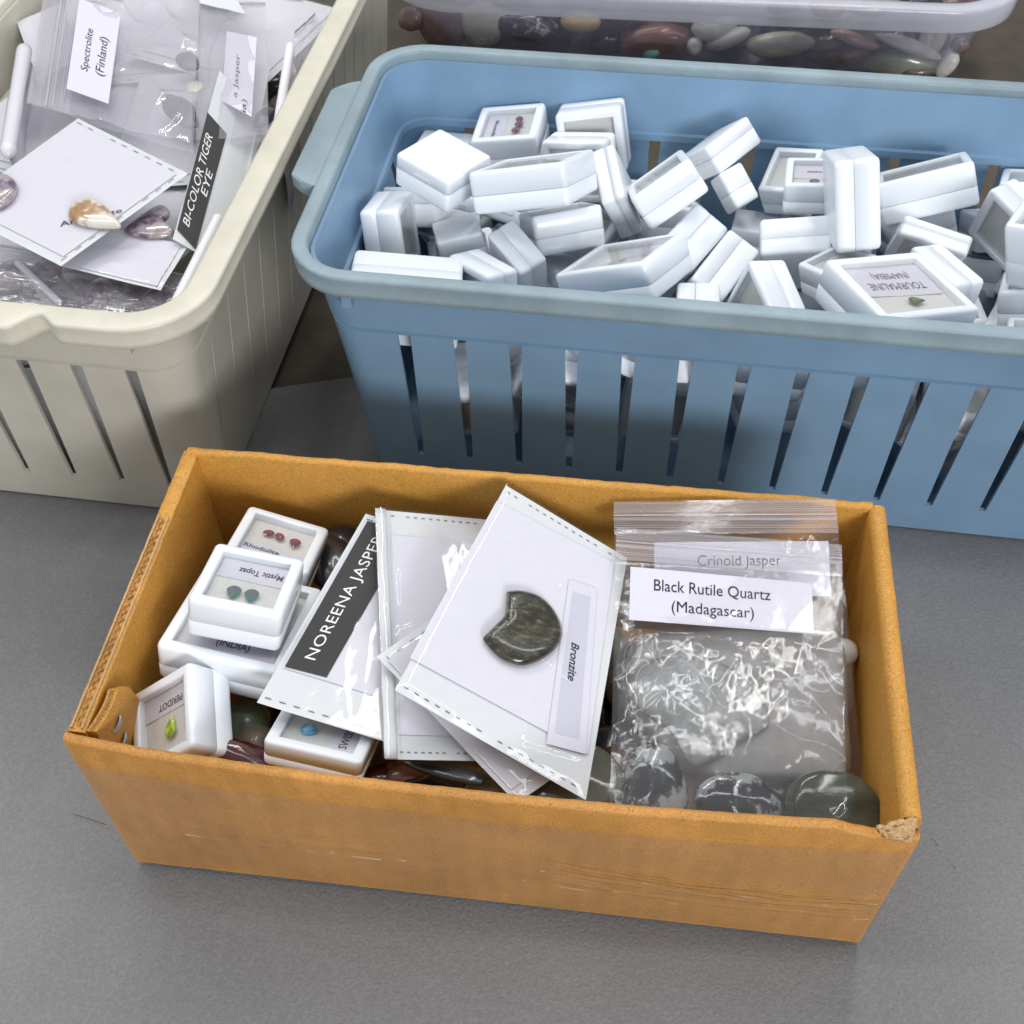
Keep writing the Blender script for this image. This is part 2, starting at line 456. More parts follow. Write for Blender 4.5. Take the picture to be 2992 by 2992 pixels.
def cardboard_box():
    hl, hw, t = BX_L / 2, BX_W / 2, .004
    root = thing('cardboard_box', 'open brown corrugated cardboard box with clear tape, full of gem boxes, sleeves and stones', 'box', BX_LOC, rz=BX_YAW)
    def tear(u):
        x = max(0, (u - .905) / .095)
        return .0075 * x ** .6 + (.0012 * noise.noise(Vector((u * 120, 4, 1))) if x > 0 else 0)
    wall_panel('front_panel', M['card'], root, (-hl, -hw, 0), (hl, -hw, 0), (0, 1, 0), t, BX_H, 1, .0007, tear=tear, bow=.0062)
    wall_panel('back_panel', M['card_in'], root, (-hl + .002, hw, 0), (hl - .006, hw, 0), (0, -1, 0), t, BX_H + .0004, 2, .0009)
    def flutes(mb):
        # raw corrugated edge showing on the near part of the left wall's top
        pts = []
        n = 170
        for i in range(n + 1):
            y = -hw + .006 + .098 * i / n
            x = -hl + .0034 + (.0007 + .0005 * noise.noise(Vector((i * .15, 3, 0)))) * math.sin(i * .95 + 1.5 * noise.noise(Vector((i * .08, 9, 0)))) + .0004 * noise.noise(Vector((i * .7, 0, 0)))
            pts.append(Vector((x, y, BX_H + .0004 + .0004 * noise.noise(Vector((i * .3, 7, 0))))))
        for off in (0,):
            v = []; f = []
            for i, p in enumerate(pts):
                v += [p + Vector((-.0002, 0, 0)), p + Vector((.0002, 0, 0)), p + Vector((.0002, 0, -.001)), p + Vector((-.0002, 0, -.001))]
            for i in range(len(pts) - 1):
                a = i * 4; b = a + 4
                for k in range(4):
                    f.append((a + k, a + (k + 1) % 4, b + (k + 1) % 4, b + k))
            mb.add(v, f, 1)
        # liners
        for x0 in (-hl + .0011, -hl + .0052):
            v = []; f = []
            for i in range(40):
                y = -hw + .005 + .1 * i / 39
                z = BX_H + .0004 + .0006 * noise.noise(Vector((y * 300, x0 * 999, 2)))
                v += [(x0, y, z), (x0 + .0006, y, z), (x0 + .0006, y, z - .002), (x0, y, z - .002)]
            for i in range(39):
                a = i * 4; b = a + 4
                for k in range(4): f.append((a + k, a + (k + 1) % 4, b + (k + 1) % 4, b + k))
            mb.add(v, f, 2)
    wall_panel('side_panel', [M['card_in'], M['flute'], M['card_torn']], root, (-hl, hw - .002, 0), (-hl, -hw + .004, 0), (1, 0, 0), .0066, BX_H - .0006, 3, .0006, rnd=.12, extra=flutes)
    wall_panel('side_panel', [M['card_in']], root, (hl, -hw + .004, 0), (hl, hw - .002, 0), (-1, 0, 0), .0075, BX_H + .0002, 5, .0004, rnd=.5)
    mb = MB(); mb.box((-hl + .004, -hw + .004, .001), (hl - .004, hw - .004, .0045)); mb.build('bottom_panel', M['card_in'], root)
    # inner end tab folded back along the left wall, held by two staples
    mb = MB()
    def tabp(u, z, s):
        x = -hl + .0068 + .0012 * u + s * .0036; y = -hw + .005 + (.021 + .35 * max(0, BX_H - z) * (1 if z > .05 else .6)) * u
        return (x, y, z)
    def ztop(u): return BX_H - .0012 - (.0 if u < .82 else (u - .82) * .05)
    v = []; f = []
    n = 24
    for i in range(n + 1):
        u = i / n; bulge = .0015 * math.sin(u * 3.1)
        for z, s in ((.012, 0), (ztop(u), 0), (ztop(u), 1), (.012, 1)):
            p = tabp(u, z, s); v.append((p[0] + bulge, p[1], p[2]))
    for i in range(n):
        a = i * 4; b = a + 4
        for k in range(4): f.append((a + k, a + (k + 1) % 4, b + (k + 1) % 4, b + k))
    f += [(0, 1, 2, 3), (n * 4 + 3, n * 4 + 2, n * 4 + 1, n * 4)]
    mb.add(v, f, 0)
    pts = [(tabp(i / 80, BX_H, .5 + .33 * math.sin(i * 1.7))[0] + .0015 * math.sin(i / 80 * 3.1), tabp(i / 80, BX_H, 0)[1], ztop(i / 80) + .0003) for i in range(70)]
    v = []; f = []
    for p in pts: v += [(p[0] - .0003, p[1], p[2]), (p[0] + .0003, p[1], p[2]), (p[0] + .0003, p[1], p[2] - .001), (p[0] - .0003, p[1], p[2] - .001)]
    for i in range(len(pts) - 1):
        a = i * 4; b = a + 4
        for k in range(4): f.append((a + k, a + (k + 1) % 4, b + (k + 1) % 4, b + k))
    mb.add(v, f, 1)
    tab = mb.build('end_tab', [M['card_in'], M['flute']], root); fix_normals(tab)
    for (u, z) in ((.34, .0935), (.24, .0835)):
        mb = MB(); p = tabp(u, z, 1); p = (p[0] + .0012, p[1], p[2])
        v, f = loft([[(p[0] + .0045 * (k / 8 - .5) * .45 + .0010 * math.sin(math.pi * k / 8) + a, p[1] + .0065 * (k / 8 - .5), p[2] + .0025 * (k / 8 - .5) + b) for a, b in ((-.0003, -.0013), (.0003, -.0013), (.0003, .0013), (-.0003, .0013))] for k in range(9)], True, True)
        mb.add(v, f)
        mb.build('staple', M['staple'], tab, True)
    # chewed corner where the front and right walls meet
    q = Quad(at(2563, 2421, .1046), at(2684, 2390, .1052), at(2664, 2466, .0985), at(2590, 2452, .1000))
    q.c = [box_local(p) for p in q.c]; q.n = Vector((0, -.3, .95))
    v, f = sheet(q, 26, 18, lambda a, b: .0016 * noise.fractal(Vector((a * 5, b * 5, 2)), 1, 2, 4) + .001 * math.sin(a * 3) )
    o = mesh('torn_corner', v, f, M['card_torn'], root, True); solidify(o, .0012)
    # clear packing tape round the lower front
    def tz(x, z):
        h = .0004 + .00025 * (noise.noise(Vector((x * 18, z * 60, 0))) + .5)
        if x > .02:
            w = min(1, (x - .02) / .03) * min(1, (.149 - x) / .004 + .25)
            for zc, sl, a, wd in ((.050, -.085, .0014, .0011), (.0455, -.075, .0012, .0009), (.0385, -.06, .0009, .0009), (.029, -.03, .0007, .0009)):
                zz = zc + sl * (x - .06) + 1.1 * (x - .095) ** 2 + .0018 * noise.noise(Vector((x * 40, zc * 90, 0)))
                h += w * 1.5 * a * math.exp(-((z - zz) / wd) ** 2) * (.6 + .5 * noise.noise(Vector((x * 70, zc * 200, 5))))
        return h
    v = []; f = []; mi = []; crease = []
    nx, nz = 300, 130
    for j in range(nz + 1):
        for i in range(nx + 1):
            x = -hl + .001 + (BX_L - .002) * i / nx; z = .004 + .084 * j / nz
            bow = .0062 * max(0, math.sin(math.pi * (x + hl) / BX_L)) ** .6 * (z / BX_H)
            t = tz(x, z); crease.append(False)
            v.append((x, -hw - bow - max(.0003, min(t, .0013)), z + .0015 * noise.noise(Vector((x * 9, 0, 4))) * (j / nz)))
    for j in range(nz):
        for i in range(nx):
            k = j * (nx + 1) + i; f.append((k, k + 1, k + nx + 2, k + nx + 1)); mi.append(1 if crease[k] and crease[k + 1] else 0)
    for zc, sl, a, wd, xa, xb in ((.050, -.085, 1, 1, .045, .147), (.0462, -.080, .6, 1, .060, .130), (.0405, -.070, .8, 1, .022, .110), (.033, -.045, .5, 1, .050, .147), (.0285, -.03, .5, 1, .015, .075), (.046, .02, .4, 1, -.06, -.03), (.040, -.02, .35, 1, -.118, -.04)):  # pale ribbons along the creases: whitened plastic plus painted highlight streaks
        n_ = 70; base = len(v)
        for i in range(n_ + 1):
            x = xa + (xb - xa) * i / n_
            zz = zc + sl * (x - .06) + 1.1 * (x - .095) ** 2 * (1 if x > 0 else 0) + .0014 * noise.noise(Vector((x * 40, zc * 90, 0)))
            w_ = .0012 * a * max(0.04, .35 + .9 * noise.noise(Vector((x * 55, zc * 300, 5)))) * min(1, 8 * min(i / n_, 1 - i / n_) + .05)
            bow = .0062 * max(0, math.sin(math.pi * (x + hl) / BX_L)) ** .6 * (zz / BX_H)
            for sg, o_ in ((-1, .0022), (1, .0026)): v.append((x, -hw - bow - o_, zz + sg * w_))
        for i in range(n_):
            b_ = base + 2 * i; f.append((b_, b_ + 2, b_ + 3, b_ + 1)); mi.append(1)
    mesh('packing_tape', v, f, [M['tape'], M['tape_crease_glint']], root, True, mi)
    return root
cardboard_box()

# ------------------------------------------------------------------ slotted plastic baskets
def basket(name, label, origin, yaw, Lx, Wy, H, lx, ly, fl, mb_body, mb_rim, rc=.022, pitch=.0262, wtop=.0031, wbot=.0017, flange=None, shear=0.0, start=.0252, long_slots=1.0):
    root = thing(name, label, 'basket', origin, rz=yaw)
    cx, cy = Lx / 2, Wy / 2
    def slot_centres(length):
        n = int((length - 2 * start) / pitch + 1.01); w = (n - 1) * pitch
        return [-w / 2 + k * pitch for k in range(n)]
    SL = {0: slot_centres(Lx), 2: slot_centres(Lx)[::-1], 1: slot_centres(Wy), 3: slot_centres(Wy)[::-1]}
    def columns(fine):
        cols = []
        for w in range(4):
            if fine:
                for k in range(1, 60): cols.append((w, k / 60, 0, 'f'))
            else:
                for c in SL[w]: cols.append((w, c, -1, 's')); cols.append((w, c, 1, 's'))
            for k in range(9): cols.append((w, k / 8, 0, 'c'))
        return cols
    def point(col, z, out, tz, fz):
        w, s, sg, kind = col
        hx, hy = cx + lx * z / H + out, cy + ly * z / H + out
        r = rc * (.42 + .58 * min(1, z / H)) + out
        if kind == 'c':
            a = R(-90 + 90 * w + 90 * s)
            ccx, ccy = ((hx - r), -(hy - r)) if w == 0 else ((hx - r), (hy - r)) if w == 1 else (-(hx - r), hy - r) if w == 2 else (-(hx - r), -(hy - r))
            p = (ccx + r * math.cos(a), ccy + r * math.sin(a))
        else:
            if kind == 's':
                hwid = (wbot + (wtop - wbot) * tz) * (long_slots if w in (1, 3) else 1)
                q = s + hwid * (sg if w in (0, 1) else -sg) + shear * (1 - tz)
            else:
                half = (hx if w in (0, 2) else hy) - r
                q = (-half + 2 * half * s) * (1 if w in (0, 1) else -1)
            e = 0
            if flange and kind == 'f' and fz: e = flange(w, q) * fz
            p = (q, -hy - e) if w == 0 else (hx + e, q) if w == 1 else (q, hy + e) if w == 2 else (-hx - e, q)
        return (p[0] + cx, p[1] + cy, z)
    cols = columns(False); n = len(cols)
    rows = [(.0012, 0, 0), (.022, 0, 0), (.050, 0, .31), (.082, 0, .67), (.112, 0, 1), (.1126, -.0015, 1), (.1141, -.0015, 1), (.1147, .0004, 1), (.147, .0008, 1)]
    v = []; f = []
    for z, out, tz in rows: v += [point(c, z, out, tz, 0) for c in cols]
    for k in range(len(rows) - 1):
        for i in range(n):
            j = (i + 1) % n
            if 1 <= k <= 3 and cols[i][3] == 's' and cols[i][2] == -1: continue
            f.append((k * n + i, k * n + j, (k + 1) * n + j, (k + 1) * n + i))
    f.append(tuple(range(n - 1, -1, -1)))
    body = mesh('slotted_body', v, f, mb_body, root, True)
    autosmooth(body, 30); solidify(body, .0019)
    fc = columns(True); m = len(fc)
    prof = [(.0012, .1455, 0), (.0011, .1500, 0), (.0012, .1512, 0), (.0020, .1519, 0), (.0028, .1520, 0), (fl - .0020, .1520, 1), (fl - .0008, .1518, 1), (fl - .0001, .1511, 1), (fl, .1502, 1), (fl, .1446, 1), (fl + .0004, .1440, 1), (fl + .0004, .1412, 1), (fl - .0002, .1406, 1), (fl - .0013, .1406, 1), (fl - .0013, .1492, 1), (.0030, .1494, 0), (.0030, .1455, 0)]
    rings = [[point(c, z, o, 1, fz) for c in fc] for o, z, fz in prof]
    v, f = loft(rings, close=True)
    rim = mesh('rim', v, f, mb_rim, root, True); fix_normals(rim); autosmooth(rim, 50)
    # little gussets under the rim near the corners
    for sx, sy in ((-1, -1), (1, -1), (1, 1), (-1, 1)):
        for ax in (0, 1):
            hx, hy = cx + lx * .92, cy + ly * .92
            x, y = (sx * (hx - rc * .9), sy * (hy + fl * .45)) if ax == 0 else (sx * (hx + fl * .45), sy * (hy - rc * .9))
            mb = MB(); mb.box((cx + x - .0022, cy + y - .0022, .1330), (cx + x + .0022, cy + y + .0022, .1412))
            mb.build('rim_gusset', mb_body, rim)
    return root
# pale blue basket
BB = basket('plastic_basket', 'faded blue slotted plastic basket heaped with white gem boxes', (-.072, .4286, 0), R(-9.13), .417, .160, .152, .0185, .0150, .0085, M['blue'], M['blue_rim'])
def blue_handle(x0, sgn):
    rings = []
    n = 44
    for i in range(n + 1):
        y = .0447 + (.1408 - .0447) * i / n
        e = .0115 * min(1, max(0, (y - .0447) / .009)) ** .7 * min(1, max(0, (.1408 - y) / .009)) ** .7 + .0004
        b = x0 + sgn * .0080
        rings.append([(b, y, .1488), (b, y, .1513), (b + sgn * (e + .001), y, .1513), (b + sgn * (e + .0024), y, .1503), (b + sgn * (e + .0024), y, .1445), (b + sgn * (e + .0008), y, .1445), (b + sgn * (e + .0006), y, .1488)])
    v, f = loft([r for r in rings], True, True)
    o = mesh('handle', v, f, M['blue_rim'], BB, True); fix_normals(o); autosmooth(o, 40)
blue_handle(-.0185, -1); blue_handle(.417 + .0185, 1)
# cream basket, short side towards us
def cream_flange(w, q):
    if w in (0, 2):
        a = abs(q + .0 ) ; x = .080 - (.080 + q) if False else q
        d = abs(x) - .030            # grip in the middle of the short side, a dip either side of it
        if d < 0: return .0045
        if d < .010: return .0045 - (.0120) * (d / .010)
        if d < .019: return -.0075 * (1 - (d - .010) / .009)
        return 0
    return 0
CB = basket('plastic_basket', 'cream slotted plastic basket packed with bagged stones and carded gems', (-.156 - .160 * math.cos(R(9.3)), .401 + .160 * math.sin(R(9.3)), 0), R(-9.3), .160, .417, .152, .0150, .0150, .0140, M['cream'], M['cream_rim'], flange=cream_flange, start=.0145, wtop=.0030, shear=-.006, long_slots=.22)

# a few fibres lying on the cloth
for lab_, pts in (('thin dark fibre on the cloth left of the cardboard box', ((212, 2379), (240, 2386), (275, 2398), (311, 2410))), ('short dark fibre on the cloth right of the torn box corner', ((2722, 2449), (2734, 2462), (2744, 2474))), ('tiny dark crumb of fibre on the cloth near the right edge', ((2783, 2528), (2788, 2534), (2790, 2539)))):
    P_ = [at(x, y, .0006) for x, y in pts]; rings = []
    for p in P_: rings.append([p + Vector((.00012 * math.cos(a), .00012 * math.sin(a), .0001 * math.sin(2 * a))) for a in (0, 1.57, 3.14, 4.71)])
    v, f = loft(rings, True, True); o = mesh('fibre', v, f, M['ink'], None, True, origin=P_[0]); tag(o, lab_, 'fibre')

# ------------------------------------------------------------------ little hinged display boxes for cut stones
def slab_rr(mb, hx, hy, r, z0, z1, m=0):
    v, f = rr_loft([(0.0002, z0), (0, z0 + .0002), (0, z1 - .0002), (0.0002, z1)], hx, hy, r, 4, True, True)
    mb.add(v, f, m)
def make_gem_box(w, d, h):
    root = empty('gem_box')
    hx, hy = w / 2, d / 2; seam = -h * .07; r = .0026; top = h / 2
    b = .0045 if w < .044 else .0047
    v, f = rr_loft([(.0016, -top), (.0008, -top + .0003), (.0003, -top + .0009), (0, -top + .002), (0, seam - .0003), (.0003, seam - .00008), (.0016, seam - .00008)], hx, hy, r, 5, True, True)
    o = mesh('base', v, f, M['white'], root, True); autosmooth(o, 60)
    v, f = rr_loft([(.0016, seam + .00008), (.0003, seam + .00008), (0, seam + .0003), (0, top - .0020), (.0003, top - .0009), (.0008, top - .0003), (.0016, top), (b - .0006, top), (b - .0002, top - .0002), (b, top - .0007), (b, top - .0048)], hx, hy, r, 5, True, True)
    o = mesh('lid', v, f, M['white'], root, True); autosmooth(o, 60)
    mb = MB(); slab_rr(mb, hx - b + .0002, hy - b + .0002, .0012, top - .0013, top - .0008); mb.build('window', M['pane'], root)
    mb = MB(); slab_rr(mb, hx - b - .0001, hy - b - .0001, .001, top - .0048, top - .0036); mb.build('foam_pad', M['foam'], root)
    mb = MB(); mb.box((-.0052, -hy - .00028, seam - .0030), (.0052, -hy + .0005, seam - .0024)); mb.box((-.0052, -hy - .00022, seam - .0030), (-.0048, -hy + .0005, seam - .0008)); mb.box((.0048, -hy - .00022, seam - .0030), (.0052, -hy + .0005, seam - .0008))
    mb.build('latch', M['white'], root)
    return root
def dup(root):
    r = root.copy(); COL.objects.link(r)
    for ch in list(root.children):
        c = ch.copy(); COL.objects.link(c); c.parent = r
    return r
PROTO = {'M': ((.036, .036, .0195), None), 'L': ((.050, .050, .0205), None), 'S': ((.021, .021, .0205), None)}
used = {}
def gem_box(label, loc, quat, dims=None, group=None):
    dims = dims or (.036, .036, .0195)
    a = max(dims[0], dims[1])
    cls = 'L' if a > .0435 else 'S' if a < .026 else 'M'
    base = PROTO[cls][0]
    if cls not in used:
        used[cls] = make_gem_box(*base); r = used[cls]
    else:
        r = dup(used[cls])
    r.rotation_mode = 'QUATERNION'; r.rotation_quaternion = quat; r.location = loc
    r.scale = tuple(dims[i] / base[i] for i in range(3))
    tag(r, label, 'gem box', group)
    r['_base'] = base
    return r
def frame(root, read):
    """reading frame of the window: returns function (x right, y up, z) -> local, for text read along the world direction read"""
    q = root.rotation_quaternion
    best = None
    for k in range(4):
        X = Vector((math.cos(k * math.pi / 2), math.sin(k * math.pi / 2), 0))
        s = (q @ X).normalized().dot(Vector(read))
        if best is None or s > best[0]: best = (s, k)
    k = best[1]; X = Vector((round(math.cos(k * math.pi / 2)), round(math.sin(k * math.pi / 2)), 0)); Y = Vector((-X.y, X.x, 0))
    return lambda x, y, z: X * x + Y * y + Vector((0, 0, z))
def box_label(root, read, lines, rect, curl=.0, tilt=0.0, lh=None, boxes=None, bold=.018):
    """paper label under the window; rect in the reading frame as fractions of the half width (-1..1)"""
    bw, bd, bh = root['_base']; b = .0045 if bw < .044 else .0047
    h = bw / 2 - b - .0003; fr = frame(root, read); z0 = bh / 2 - .0034
    x0, y0, x1, y1 = [c * h for c in rect]
    def P(u, v_, e=0):
        x = x0 + (x1 - x0) * u; y = y0 + (y1 - y0) * v_
        ct, st = math.cos(tilt), math.sin(tilt)
        xx, yy = x * ct - y * st, x * st + y * ct
        xx = max(-h, min(h, xx)); yy = max(-h, min(h, yy))
        return fr(xx, yy, z0 + curl * (u - .5) ** 2 * 4 * .001 + e)
    v = []; f = []
    for j in range(5):
        for i in range(13): v.append(P(i / 12, j / 4))
    for j in range(4):
        for i in range(12):
            k = j * 13 + i; f.append((k, k + 1, k + 14, k + 13))
    mb = MB(); mb.add(v, f, 0)
    for txt, (u0, v0, u1, v1) in zip(lines, boxes):
        tv, tf = text_geo(txt, bold=bold)
        xs = [p[0] for p in tv]; ys = [p[1] for p in tv]
        mb.add([P(u0 + (p[0] - min(xs)) / (max(xs) - min(xs)) * (u1 - u0), v0 + (p[1] - min(ys)) / (max(ys) - min(ys)) * (v1 - v0), .00012) for p in tv], tf, 1)
    o = mb.build('label', [M['paper'], M['ink']], root)
    return o
def gemstone(root, read, x, y, size, shape, mat_, label, ang=0.0, asp=1.0, group=None, hgt=.0023):
    """a cut stone lying on the foam, a thing of its own"""
    bw, bd, bh = root['_base']; b = .0045 if bw < .044 else .0047
    h = bw / 2 - b; fr = frame(root, read)
    out = []
    n = 16
    for k in range(n):
        a = 2 * math.pi * k / n
        if shape == 'pear':
            rr = 1.0; px_, py_ = math.cos(a), math.sin(a)
            if py_ > 0: px_ *= (1 - .78 * py_ ** 1.3); py_ *= 1.75
        else: px_, py_ = math.cos(a), math.sin(a) * asp
        out.append((px_ * size / 2, py_ * size / 2))
    ca, sa = math.cos(ang), math.sin(ang)
    out = [(p[0] * ca - p[1] * sa, p[0] * sa + p[1] * ca) for p in out]
    rings = []
    for s, z in ((.25, -hgt * .38), (.94, hgt * .22), (1.0, hgt * .30), (.80, hgt * .50), (.55, hgt * .60)):
        o_ = .5 if s in (.80,) else 0
        rr = []
        for k in range(n):
            p = out[k]; q = out[(k + 1) % n]
            t = o_
            rr.append((s * (p[0] * (1 - t) + q[0] * t), s * (p[1] * (1 - t) + q[1] * t), z))
        rings.append(rr)
    v, f = loft(rings, True, True)
    mw = root.matrix_basis
    S = Matrix.LocRotScale(root.location, root.rotation_quaternion, root.scale)
    c = S @ fr(x * h, y * h, bh / 2 - .0036 + hgt * .39)
    vv = [S @ (fr(x * h + p[0], y * h + p[1], bh / 2 - .0036 + hgt * .39 + p[2])) - c for p in v]
    o = mesh('gemstone', vv, f, mat_, None, False)
    fix_normals(o); o.location = c
    tag(o, label, 'gemstone', group)
    return o

IN_BLUE = 'white gem boxes heaped in the blue basket'
TAB = [
('b1',(-0.0312,0.5015,0.1425),(0.0582,-0.3297,-0.9421,0.0160),(0.0342,0.0338,0.0174)),
('b2',(0.0139,0.4900,0.1427),(0.1609,-0.1041,0.2254,0.9552),(0.0487,0.0496,0.0199)),
('b3',(0.0029,0.5687,0.1181),(-0.0903,0.0840,-0.0072,-0.9923),(0.0366,0.0364,0.0200)),
('b4',(0.0485,0.5695,0.1171),(0.5444,0.5325,0.3417,-0.5508),(0.0352,0.0359,0.0205)),
('b5',(0.0399,0.5467,0.1135),(0.4868,0.5513,0.2847,-0.6148),(0.0328,0.0356,0.0200)),
('b6',(-0.0345,0.5769,0.1023),(0.0280,-0.0692,-0.9887,0.1304),(0.0298,0.0304,0.0191)),
('b7',(-0.0593,0.4936,0.1102),(0.6284,0.4246,0.5122,0.4031),(0.0361,0.0360,0.0198)),
('b8',(-0.0410,0.5298,0.0981),(0.2126,0.4233,-0.8309,0.2920),(0.0397,0.0396,0.0206)),
('b9',(-0.0239,0.4908,0.1059),(0.1347,0.6335,0.7619,-0.0040),(0.0270,0.0238,0.0192)),
('b10',(0.0051,0.4704,0.1104),(0.2843,0.3711,0.4923,0.7342),(0.0291,0.0261,0.0156)),
('b11',(-0.0124,0.4468,0.1075),(0.2967,0.6341,0.1113,-0.7053),(0.0353,0.0351,0.0177)),
('b12',(-0.0490,0.4393,0.1120),(-0.0373,0.0407,0.7765,0.6277),(0.0520,0.0360,0.0275)),
('b13',(0.0277,0.4947,0.1114),(0.5989,-0.2200,0.1588,0.7534),(0.0361,0.0361,0.0203)),
('b14',(0.0573,0.5143,0.1192),(0.5449,0.1219,-0.8257,-0.0802),(0.0345,0.0345,0.0123)),
('b15',(0.0803,0.5000,0.1303),(0.6229,-0.3544,-0.0635,0.6945),(0.0346,0.0341,0.0190)),
('b16',(0.1137,0.5481,0.1208),(0.3687,0.4279,0.8223,-0.0691),(0.0319,0.0320,0.0157)),
('b17',(0.1204,0.5264,0.1120),(0.5045,-0.4053,0.1277,0.7516),(0.0157,0.0145,0.0203)),
('b19',(0.0563,0.4483,0.1192),(0.2368,-0.1812,0.1816,0.9371),(0.0488,0.0486,0.0193)),
('b20',(0.0877,0.4819,0.1026),(0.5232,0.2811,0.7929,-0.1361),(0.0376,0.0376,0.0212)),
('b21',(0.1001,0.4636,0.0953),(0.5338,0.2465,0.7969,-0.1387),(0.0442,0.0443,0.0188)),
('b22',(0.0884,0.4177,0.1070),(0.7110,-0.0650,0.6806,-0.1645),(0.0372,0.0372,0.0202)),
('b23',(0.1201,0.4242,0.1165),(0.0181,0.6245,0.1428,-0.7676),(0.0310,0.0319,0.0188)),
('b24',(0.1462,0.4819,0.1029),(0.0910,-0.0260,0.5744,0.8131),(0.0347,0.0352,0.0212)),
('b25',(0.1362,0.5245,0.0814),(-0.0762,-0.7885,-0.6021,0.0997),(0.0319,0.0275,0.0198)),
('b26',(0.1590,0.5117,0.1230),(0.7784,-0.0685,0.0028,0.6240),(0.0310,0.0320,0.0162)),
('b27',(0.1659,0.4753,0.1400),(0.7404,-0.1232,0.6350,-0.1829),(0.0427,0.0427,0.0206)),
('b28',(0.2171,0.5153,0.1179),(0.1026,-0.1596,0.2407,0.9519),(0.0472,0.0472,0.0215)),
('b29',(0.2117,0.4783,0.1081),(0.2204,0.7041,0.5158,-0.4355),(0.0347,0.0348,0.0103)),
('b30',(0.2043,0.4360,0.1120),(0.1539,0.6533,0.0783,-0.7371),(0.0358,0.0357,0.0171)),
('b31',(0.1759,0.4129,0.1265),(0.5864,0.0125,0.0851,0.8055),(0.0507,0.0516,0.0211)),
('b32',(0.1601,0.4489,0.1151),(0.8386,-0.0367,-0.1707,-0.5160),(0.0272,0.0277,0.0165)),
('b33',(0.2586,0.4870,0.1103),(0.0947,0.6918,0.2632,-0.6657),(0.0334,0.0412,0.0166)),
('b34',(0.2533,0.4449,0.1353),(0.8945,-0.0620,-0.1491,0.4170),(0.0305,0.0289,0.0382)),
('b35',(0.2600,0.4381,0.0665),(-0.0779,0.7517,-0.2804,-0.5918),(0.0532,0.0535,0.0314)),
('b36',(0.2780,0.5224,0.1078),(0.8226,-0.1598,0.0750,0.5405),(0.0327,0.0327,0.0199)),
('b37',(0.2301,0.3893,0.1146),(0.8296,-0.2005,0.1311,0.5043),(0.0298,0.0286,0.0200)),
('b38',(0.2460,0.4089,0.1030),(0.8150,-0.1953,0.1050,0.5354),(0.0263,0.0255,0.0201)),
('b39',(0.1556,0.5418,0.1054),(0.2423,-0.1620,-0.1304,0.9477),(0.0275,0.0313,0.0193)),
('b40',(0.0285,0.4843,0.0865),(0.0294,0.5601,0.8121,-0.1609),(0.0249,0.0221,0.0198)),
('g1',(-0.1020,0.3104,0.0790),(0.0921,0.1221,0.1174,0.9812),(0.0366,0.0338,0.0186)),
('g2',(-0.1046,0.2716,0.1021),(-0.0669,-0.0853,-0.1183,-0.9870),(0.0362,0.0365,0.0186)),
('g3',(-0.1095,0.2685,0.0823),(0.1081,0.0615,0.0953,0.9877),(0.0506,0.0507,0.0183)),
('g4',(-0.1274,0.2272,0.0803),(0.0581,0.3222,0.0972,-0.9399),(0.0350,0.0350,0.0198)),
('g5',(-0.0715,0.2217,0.0812),(0.1097,0.0512,0.1787,0.9764),(0.0377,0.0349,0.0115)),
]
T = {t[0]: t for t in TAB}
BOXES = {}
def put(key, label, group=IN_BLUE):
    n, loc, q, dims = T[key]
    BOXES[key] = gem_box(label, loc, Quaternion(q).normalized(), dims, group)
    return BOXES[key]
